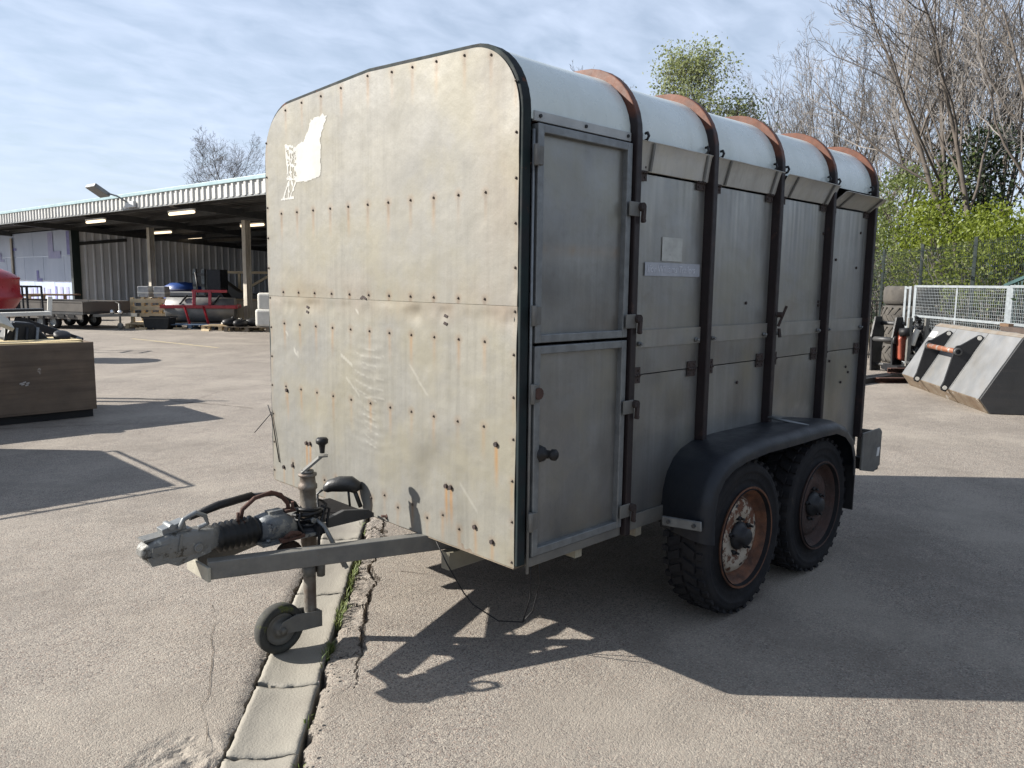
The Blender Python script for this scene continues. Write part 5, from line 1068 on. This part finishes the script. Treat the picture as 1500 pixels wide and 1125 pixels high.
# quick hitch bracket, mower, box sections
p = spot(1297, 14.2); t = thing('hitch_frame', 'tall black two-plate hitch frame standing by the trailer rear', 'hitch frame', p); f = LF(p, rotv(HR, 35))
prof = [(-.14,0),(.16,0),(.17,.35),(.22,.70),(.10,.98),(-.10,.98),(-.20,.62),(-.19,.55)]
for y in (-.17, .22): m = MB(); m.prism(prof, f(.02,y,0), f.x, (0,0,1), f.y*.035); m.build('side_plate', blackpaint, t, bevel=.004)
for (x, z, r_) in ((-.12,.58,.045),(.14,.86,.035),(.0,.12,.03)): m = MB(); m.cyl(f(x,-.19,z), f(x,.26,z), r_, 14); m.build('cross_tube', dkgrey, t)
m = MB(); m.lathe([(.05,0),(.075,0),(.075,.02),(.05,.02)], f(-.11,-.175,.58), f.y*-1, 16); m.build('boss', dkgrey, t)
p = spot(1329, 14.0); t = thing('engine_mower', 'orange and black engine unit in a grey steel frame', 'engine', p); f = LF(p, HR)
org = MT('orange paint', (.26,.06,.035), (.19,.05,.03), 4, .45)
m = MB(); m.prism([(-.22,.24),(-.10,.20),(-.06,.50),(-.10,.74),(-.20,.76),(-.25,.6)], f(0,-.1,0), f.x, (0,0,1), f.y*.25); m.build('cowl', org, t, bevel=.03)
m = MB(); m.cyl(f(-.26,-.12,.72), f(-.14,-.22,.74), .075, 14); m.build('air_filter', blackp, t); m = MB(); m.cyl(f(-.05,-.15,.5), f(.02,-.16,.78), .05, 12); m.build('bottle', white_p, t, bevel=.01)
for x in (-.13, .16): m = MB(); f.box(m, (x-.03,-.22,0), (x+.03,-.16,.98)); m.build('upright', galv_dull, t)
for z in (.28, .06): m = MB(); f.box(m, (-.1,-.215,z), (.13,-.165,z+.06)); m.build('rail', galv_dull, t)
m = MB(); f.box(m, (-.35,-.3,.04), (.4,.3,.14)); m.build('skid', blackpaint, t); m = MB(); m.bar(f(-.2,-.27,.22), f(.05,-.27,.17), .05, .04); m.build('silencer', chrome, t)
for k_ in range(26):
    m = MB(); c = f(rng.uniform(.0,.42), rng.uniform(-.16,.1), rng.uniform(.3,.95)); pts = [c]
    for _ in range(5): pts.append(pts[-1]+Vector((rng.uniform(-.1,.1), rng.uniform(-.06,.06), rng.uniform(-.12,.12))))
    m.tube(pts, rng.uniform(.012,.026), 6); m.build('hose', [blackp, dkgrey, blackpaint, galv_dull][k_ % 4], t)
m = MB(); m.prism([(.02,.14),(.40,.14),(.42,.7),(.25,.86),(.06,.82)], f(0,-.05,0), f.x, (0,0,1), f.y*.25); m.build('block', blackpaint, t, bevel=.03)
for i, (u, D, ang, l, z, lab) in enumerate(((1290,12.7,40,1.9,0,'long black steel box section nearest the trailer rear'),(1300,13.1,38,1.8,0,'long black steel box section lying behind the nearest one'),(1308,12.45,5,.55,0,'short rusty channel offcut beside the bucket corner'),(1322,13.0,4,.5,.10,'rusty channel offcut lying across the box sections'))):
    p = spot(u, D, z); t = thing('steel_section', lab, 'steel section', p, 'steel sections on the ground'); f = LF(p, rotv(HR, ang)); mt = blackpaint if i < 2 else rust_m; m = MB(); h_ = .085
    f.box(m, (-l/2,-.05,0), (l/2,.05,.012)); f.box(m, (-l/2,-.05,h_-.012), (l/2,.05,h_)); f.box(m, (-l/2,.038,.012), (l/2,.05,h_-.012))
    if i < 2: f.box(m, (-l/2,-.05,.012), (l/2,-.038,h_-.012))
    m.build('section', mt, t)
p = spot(1318, 16.6); t = thing('bar_rack', 'dark rack of upright steel bars behind the hitch frame', 'rack', p); f = LF(p, HR)
for k_ in range(15): m = MB(); x = -1.0+.1*k_; m.bar(f(x,0,.02), f(x,0,1.22), .016, .016); m.build('bar', rust_dk, t)
for z in (.1, 1.22): m = MB(); m.bar(f(-1.02,0,z), f(.42,0,z), .03, .03); m.build('rail', galv_dull, t)

# weld-mesh fence
t = thing('mesh_fence', 'tall dark green weld mesh fence along the yard edge', 'fence', B(8, 1.65)); FQ = 1.75
fa = [-7.8,-5.2,-2.6,0,2.62,5.25,7.9,10.5,13.1,15.7,18.3,20.9,23.5,26.1,28.7,31.3]
for a in fa: m = MB(); m.bar(B(a,FQ,0), B(a,FQ,2.42), .055, .055); m.build('post', green_post, t)
m = MB()
for z in np.arange(.08, 2.36, .2): m.bar(B(fa[0],FQ-.04,z), B(fa[-1],FQ-.04,z), .006, .006)
for a in np.arange(fa[0], 14, .065): m.bar(B(a,FQ-.045,.04), B(a,FQ-.045,2.36), .0042, .0042)
m.build('wire_mesh', green_post, t, recalc=False, kind='stuff')
t = thing('step_railing', 'sloping dark green step railing behind the hurdles', 'railing', B(2.6, 1.55)); HRm = MT('sea green steel', (.05,.10,.10), None, 4, .5)
m = MB(); m.bar(B(3.4,1.5,1.55), B(1.6,1.5,1.92), .05, .05); m.build('top_rail', HRm, t)
for a in np.arange(1.65, 3.4, .11): m = MB(); z = 1.92-(a-1.6)/1.8*.37; m.bar(B(a,1.5,0.0), B(a,1.5,z), .016, .016); m.build('baluster', HRm, t)

# ------------------------------------------------------------------ bank, undergrowth, trees
m = MB(); rws = []
for a in [-30,-20,-12,-8,-5,-3,-1,1,3,5,7,9,12,15,18,22,26,30,35,42,50,60,75,95]:
    rws.append([B(a, q, h+.12*fbm(a*.7, q*.7)*(h > .05)) for q, h in ((1.95,-.05),(2.4,.12),(3.2,.45),(4.5,.8),(6.5,1.0),(10,1.2),(16,1.3),(25,1.2),(45,1.0),(70,-.1))])
m.sheet(rws); soil_b = MT('leaf litter bank', (.085,.065,.042), (.05,.045,.025), 2.5, .95, 0, .8, 20, spots=[((.05,.07,.02), 3, .56)])
tag(m.build('bank', soil_b), kind='structure')

def leaf_mesh(name, mt, parent, centres, size, kind=None):     # many small bent leaves
    n = len(centres); C = np.array(centres, np.float32); rs = np.random.RandomState(5+n % 97)
    a = rs.normal(size=(n,3)); a /= np.linalg.norm(a, axis=1)[:,None]; b = rs.normal(size=(n,3)); b -= a*(a*b).sum(1)[:,None]; b /= np.linalg.norm(b, axis=1)[:,None]
    s = (size*(.6+.8*rs.rand(n)))[:,None]; off = np.zeros(3); q = parent
    while q is not None: off += np.array(q.location); q = q.parent
    C = C-off; nn = np.cross(a, b)
    V = np.stack([C-a*s, C-b*s*.55+nn*s*.15, C+a*s, C+b*s*.55+nn*s*.15], 1).reshape(-1,3)
    me = bpy.data.meshes.new(name); me.vertices.add(4*n); me.vertices.foreach_set('co', V.astype(np.float32).ravel())
    idx = np.arange(4*n).reshape(n,4); F = np.concatenate([idx[:,[0,1,2]], idx[:,[0,2,3]]], 1).reshape(-1)
    me.loops.add(6*n); me.loops.foreach_set('vertex_index', F.astype(np.int32)); me.polygons.add(2*n); me.polygons.foreach_set('loop_start', np.arange(0,6*n,3,dtype=np.int32)); me.polygons.foreach_set('loop_total', np.full(2*n,3,np.int32))
    me.materials.append(mt); me.update(calc_edges=True); me.validate()
    o = bpy.data.objects.new(name, me); COL.objects.link(o); o.parent = parent
    if kind: o['kind'] = kind
    return o
def leafmat(name, c1, c2, tr=.35):
    m, X = mat(name, c1, c2, 1.4, .55, 0, 0); nt = m.node_tree; N = nt.nodes; Lk = nt.links
    col = X['mx'](X['mr'](X['nz'](24, 2), .38, .62), X['col'], tuple(x*.5 for x in c2)); Lk.new(col, X['P'].inputs['Base Color'])
    t_ = N.new('ShaderNodeBsdfTranslucent'); Lk.new(col, t_.inputs[0]); mxs = N.new('ShaderNodeMixShader'); mxs.inputs[0].default_value = tr
    out = [n for n in N if n.type == 'OUTPUT_MATERIAL'][0]; Lk.new(X['P'].outputs[0], mxs.inputs[1]); Lk.new(t_.outputs[0], mxs.inputs[2]); Lk.new(mxs.outputs[0], out.inputs[0]); return m
LF_bright = leafmat('spring leaf', (.27,.33,.03), (.20,.26,.025), .5); LF_soft = leafmat('young soft leaf', (.24,.29,.09), (.18,.24,.06), .5)
LF_tree = leafmat('opening leaf', (.40,.44,.20), (.32,.37,.14), .55); LF_ivy = leafmat('ivy leaf', (.035,.065,.018), (.025,.045,.015), .25); LF_brown = leafmat('dry leaf', (.12,.09,.055), (.085,.065,.04), .3); LF_bud = leafmat('buds', (.20,.18,.12), (.15,.14,.09), .3)
bark = MT('grey brown bark', (.11,.092,.076), (.07,.058,.048), 3, .9, 0, .4, 30); bark_d = MT('dark bark', (.085,.07,.06), (.055,.047,.04), 3, .9, 0, .4, 30); bark_p = MT('pale twig bark', (.20,.182,.165), (.12,.11,.102), 2, .85, 0, 0)

class Tree:
    def __init__(s, seed, h, spread=.5, stems=1, dens=1., droop=0., base=(0,0,0)):
        s.r = random.Random(seed); s.big = []; s.small = []; s.tips = []; s.h = h; s.spread = spread; s.dens = dens; s.droop = droop
        for k in range(stems):
            a = s.r.uniform(0, 6.28); ln = .05 if stems == 1 else s.r.uniform(.12,.30)
            d = Vector((math.cos(a)*ln, math.sin(a)*ln, 1)).normalized()
            s.grow(Vector(base)+Vector((math.cos(a)*.12, math.sin(a)*.12, -.1))*(stems > 1), d, h*(.92 if stems == 1 else s.r.uniform(.7,.95)), h*.0105/(1 if stems == 1 else 1.35), 0)
    def grow(s, p, d, length, rad, lev):
        r = s.r; n = (7, 6, 5, 4, 3)[lev]; pts = [p]; rs = [rad]; q = p.copy(); d = d.copy(); kids = []
        wob = (.09, .16, .20, .24, .26)[lev]
        for i in range(n):
            d = (d+Vector((r.gauss(0,wob), r.gauss(0,wob), r.gauss(0,wob*.7)+(.10-s.droop if lev else .05)))).normalized()
            q = q+d*length/n; pts.append(q); rs.append(rad*(1-.85*(i+1)/n)+.0040); kids.append((q.copy(), d.copy(), (i+1)/n))
        (s.big if lev < 2 else s.small).append((pts, rs))
        if lev >= 3: s.tips.append((pts[-1], d.copy()))
        if lev == 4: return
        nk = int(((11, 8, 5.5, 2.9)[lev])*s.dens*r.uniform(.8, 1.2))
        for k in range(nk):
            t0 = (.28, .2, .15, .1)[lev]; f = t0+(1-t0)*((k+r.random())/nk); i = min(n-1, int(f*n)); a, dd, _ = kids[i]; b0 = kids[i-1][0] if i else p; pos = b0.lerp(a, f*n-i)
            az = r.uniform(0, 6.28); o = dd.orthogonal().normalized(); o2 = dd.cross(o); sp = s.spread*r.uniform(.7,1.3)*(1 if lev else 1.15)
            nd = (dd+(o*math.cos(az)+o2*math.sin(az))*sp).normalized()
            l = length*(.52, .56, .58, .62)[lev]*(1.15-.65*f)*r.uniform(.75,1.2); s.grow(pos, nd, l, max(rad*(1-.8*f)*.55, .003), lev+1)
    def mesh(s, lst, thin):
        m = MB()
        for pts, rs in lst: m.tube(pts, rs, 3 if thin else 6, caps=False, smooth=not thin)
        return m
def build_tree(name, label, seed, loc, h, group, spread=.5, stems=1, dens=1., leaf=None, lsize=.05, lper=2, lspread=.2, mt=None, mt2=None, rz=0, droop=0.):
    tr = Tree(seed, h, spread, stems, dens, droop); t = thing(name, label, 'tree', (0,0,0), group)
    tr.mesh(tr.big, False).build('trunk', mt or bark, t, recalc=False); tr.mesh(tr.small, True).build('twigs', mt2 or bark_p, t, recalc=False)
    if leaf:
        r = random.Random(seed+1); cs = []
        for p, d in tr.tips:
            for _ in range(lper): cs.append(tuple(p+Vector((r.gauss(0,lspread), r.gauss(0,lspread), r.gauss(0,lspread*.8)))))
        leaf_mesh('foliage', leaf, t, cs, lsize)
    t.location = loc; t.rotation_euler.z = rz; return t, tr
protos = []
for i, (seed, h, sp, st, dn) in enumerate(((3, 11.5, .62, 2, .9), (8, 10, .60, 3, .82), (15, 12.5, .52, 2, .92), (23, 9.5, .68, 2, .92), (31, 11, .85, 1, 1.25))): protos.append((seed, h, sp, st, dn))
spots_ = [(4.9,3.4,1,1.0,'bare tree rooted just outside the picture edge, its boughs over the bucket'),(7.6,5.0,3,1.0,'bare tree outside the picture edge behind the nearer hurdle'),
          (9.0,3.3,0,.92,'bare tree rising straight behind the nearer hurdle'),(12.5,3.6,2,.85,'bare tree behind the tyre stack and the brightest bush'),(13.6,5.4,1,1.0,'bare many-stemmed tree beside the ivy-clad trunk'),
          (15.5,6.8,3,1.15,'bare tree in the second row by the picture edge'),(17.5,3.8,3,.95,'bare tree just clear of the rear post of the trailer'),
          (18,8.6,1,1.2,'bare tree farthest back at the picture edge'),(24,3.6,1,1.1,'bare tree over the last rusty hoop, nearer the fence'),
          (28,4.4,0,1.12,'bare tree over the last rusty hoop, farther along the fence'),(31,6.5,3,1.35,'bare tree far back above the rear flap of the trailer'),
          (36,5,1,1.25,'bare tree over the fourth rusty hoop'),(42,7.5,2,1.15,'bare tree far back over the last hoop'),(47,5.6,3,1.35,'tall bare tree right of the leafy tree'),(60,6,0,1.35,'farthest bare tree beside the leafy tree')]
made = {}
for i, (a, q, k, sc, lb) in enumerate(spots_):
    loc = B(a, q, .35 if q < 6 else .9)
    if k not in made:
        s_, h, sp, st, dn = protos[k]; o, trr = build_tree('bare_tree', lb, s_, loc, h, 'bare trees on the bank', sp, st, dn); o.scale = (sc,)*3; made[k] = o
    else: tree_copy(made[k], loc, i*1.7, lb, sc)
build_tree('leafy_tree', 'fresh green leafing tree showing above the white trailer roof', 41, spot(1050, 40), 11.3, None, .66, 1, 1.3, LF_tree, .07, 3, .36, bark_d, bark_d)
tree_copy(made[1], spot(868, 36), .6, 'bare twiggy tree top just over the first rusty hoop', 1.06); tree_copy(made[3], spot(940, 40), 2.0, 'small bare tree between the first hoop and the leafy tree', 1.12)
tree_copy(made[3], spot(958, 52), 3.0, 'thin bare tree at the left side of the leafy tree', 1.3)
build_tree('bare_tree', 'wide bare tree rising behind the shed roof', 31, spot(344, 58), 11.2, None, .95, 1, 1.3, None, mt=bark_d, mt2=bark_d)

# leafy shrubs behind the fence: branches and clustered sprays
def shrub(name, label, loc, rx, ry, h, z0, n, mt, size, seed, group, clumps=40):
    r = random.Random(seed); t = thing(name, label, 'shrub', loc, group); m = MB(); cs = []; loc = Vector(loc)
    for k in range(clumps):
        u = r.random()**.5; az = r.uniform(0, 6.28); c = loc+BA*(rx*u*math.cos(az))+BQ*(ry*u*math.sin(az))+Vector((0,0,z0+h*(r.random()**.8)))
        base = loc+BA*r.uniform(-.3,.3)*rx+Vector((0,0,-.1)); mid = base.lerp(c, .55)+Vector((0,0,.3)); m.tube([base, mid, c], [.022,.013,.004], 4, caps=False)
        sx = r.uniform(.25,.6); sz = r.uniform(.10,.24); k_ = int(n/clumps*r.uniform(.5,1.6))
        for _ in range(k_):
            e = (r.gauss(0,sx), r.gauss(0,sx*.7), r.gauss(0,sz)); cs.append(tuple(c+BA*e[0]+BQ*e[1]+Vector((0,0,e[2]-.12*abs(e[0])))))
    m.build('stems', bark_d, t, recalc=False); leaf_mesh('foliage', mt, t, cs, size); return t
shrub('hawthorn_bush', 'bright yellow-green bush in full leaf over the hurdles', B(9.6, 2.9, .3), 2.6, .9, 2.1, 1.0, 9500, LF_bright, .045, 1, None, 58)
shrub('hawthorn_bush', 'bright green bush at the picture edge behind the fence', B(6.4, 2.8, .3), 1.4, .7, 1.5, 1.0, 6500, LF_bright, .042, 2, 'leafing bushes')
shrub('hawthorn_bush', 'soft green bush thinly leafed above the tyre stack', B(13.5, 3.3, .4), 2.2, .9, 2.8, 1.3, 5200, LF_soft, .045, 3, 'leafing bushes', 50)
shrub('hawthorn_bush', 'soft green bush showing beside the rear rusty hoop', B(18.5, 3.4, .4), 2.4, .9, 3.6, 1.0, 5600, LF_soft, .05, 4, 'leafing bushes', 50)
shrub('hawthorn_bush', 'soft green bush far along the fence behind the trailer', B(26, 3.8, .4), 3.0, 1.0, 3.6, 1.0, 4600, LF_soft, .06, 5, 'leafing bushes', 40)
shrub('ivy_column', 'dark ivy climbing a trunk above the bright bush', B(12.2, 4.6, .5), .32, .32, 4.4, .6, 3600, LF_ivy, .055, 6, None, 50)
# undergrowth reads as one mass
r = random.Random(77); cs = []; cb = []; m = MB()
for k in range(900):
    a = r.uniform(2, 34); q = r.uniform(2.0, 4.6); z = .15+.3*(q-2); h = r.uniform(.7, 2.2); p = B(a, q, z); d = Vector((r.gauss(0,.5), r.gauss(0,.5), 0)); e = p+d*.5+Vector((0,0,h*.7)); m.tube([p, e, e+d*.5+Vector((0,0,h*.25))], [.010,.007,.003], 3, caps=False)
for k in range(760):
    a = r.uniform(2, 34); q = r.uniform(2.0, 4.4); c = B(a, q, .2+.3*(q-2)+1.7*r.random()**1.3); g_ = fbm(a*.45, q*.5, 3.) > -.05
    for _ in range(r.randint(14, 34)): (cs if g_ else cb).append(tuple(c+Vector((r.gauss(0,.25), r.gauss(0,.25), r.gauss(0,.16)))))
m.build('undergrowth_stems', bark_p, recalc=False, kind='stuff'); leaf_mesh('undergrowth', LF_ivy, None, cs, .048, 'stuff'); leaf_mesh('dead_undergrowth', LF_brown, None, cb, .042, 'stuff')
# far wood beyond the bank
cs = []; m = MB()
for k in range(900):
    a = r.uniform(-25, 90); q = r.uniform(9, 22); z0 = 1.0; h = r.uniform(2.5, 7); p = B(a, q, z0); d = Vector((r.gauss(0,.8), r.gauss(0,.8), 0)); m.tube([p, p+d*.4+Vector((0,0,h*.6)), p+d+Vector((0,0,h))], [.03,.02,.004], 3, caps=False)
    for _ in range(4): cs.append(tuple(p+d*r.random()+Vector((r.gauss(0,.5), r.gauss(0,.5), h*r.random()*.75))))
m.build('far_wood', bark_d, recalc=False, kind='stuff'); leaf_mesh('far_wood_leaves', LF_brown, None, cs, .09, 'stuff')
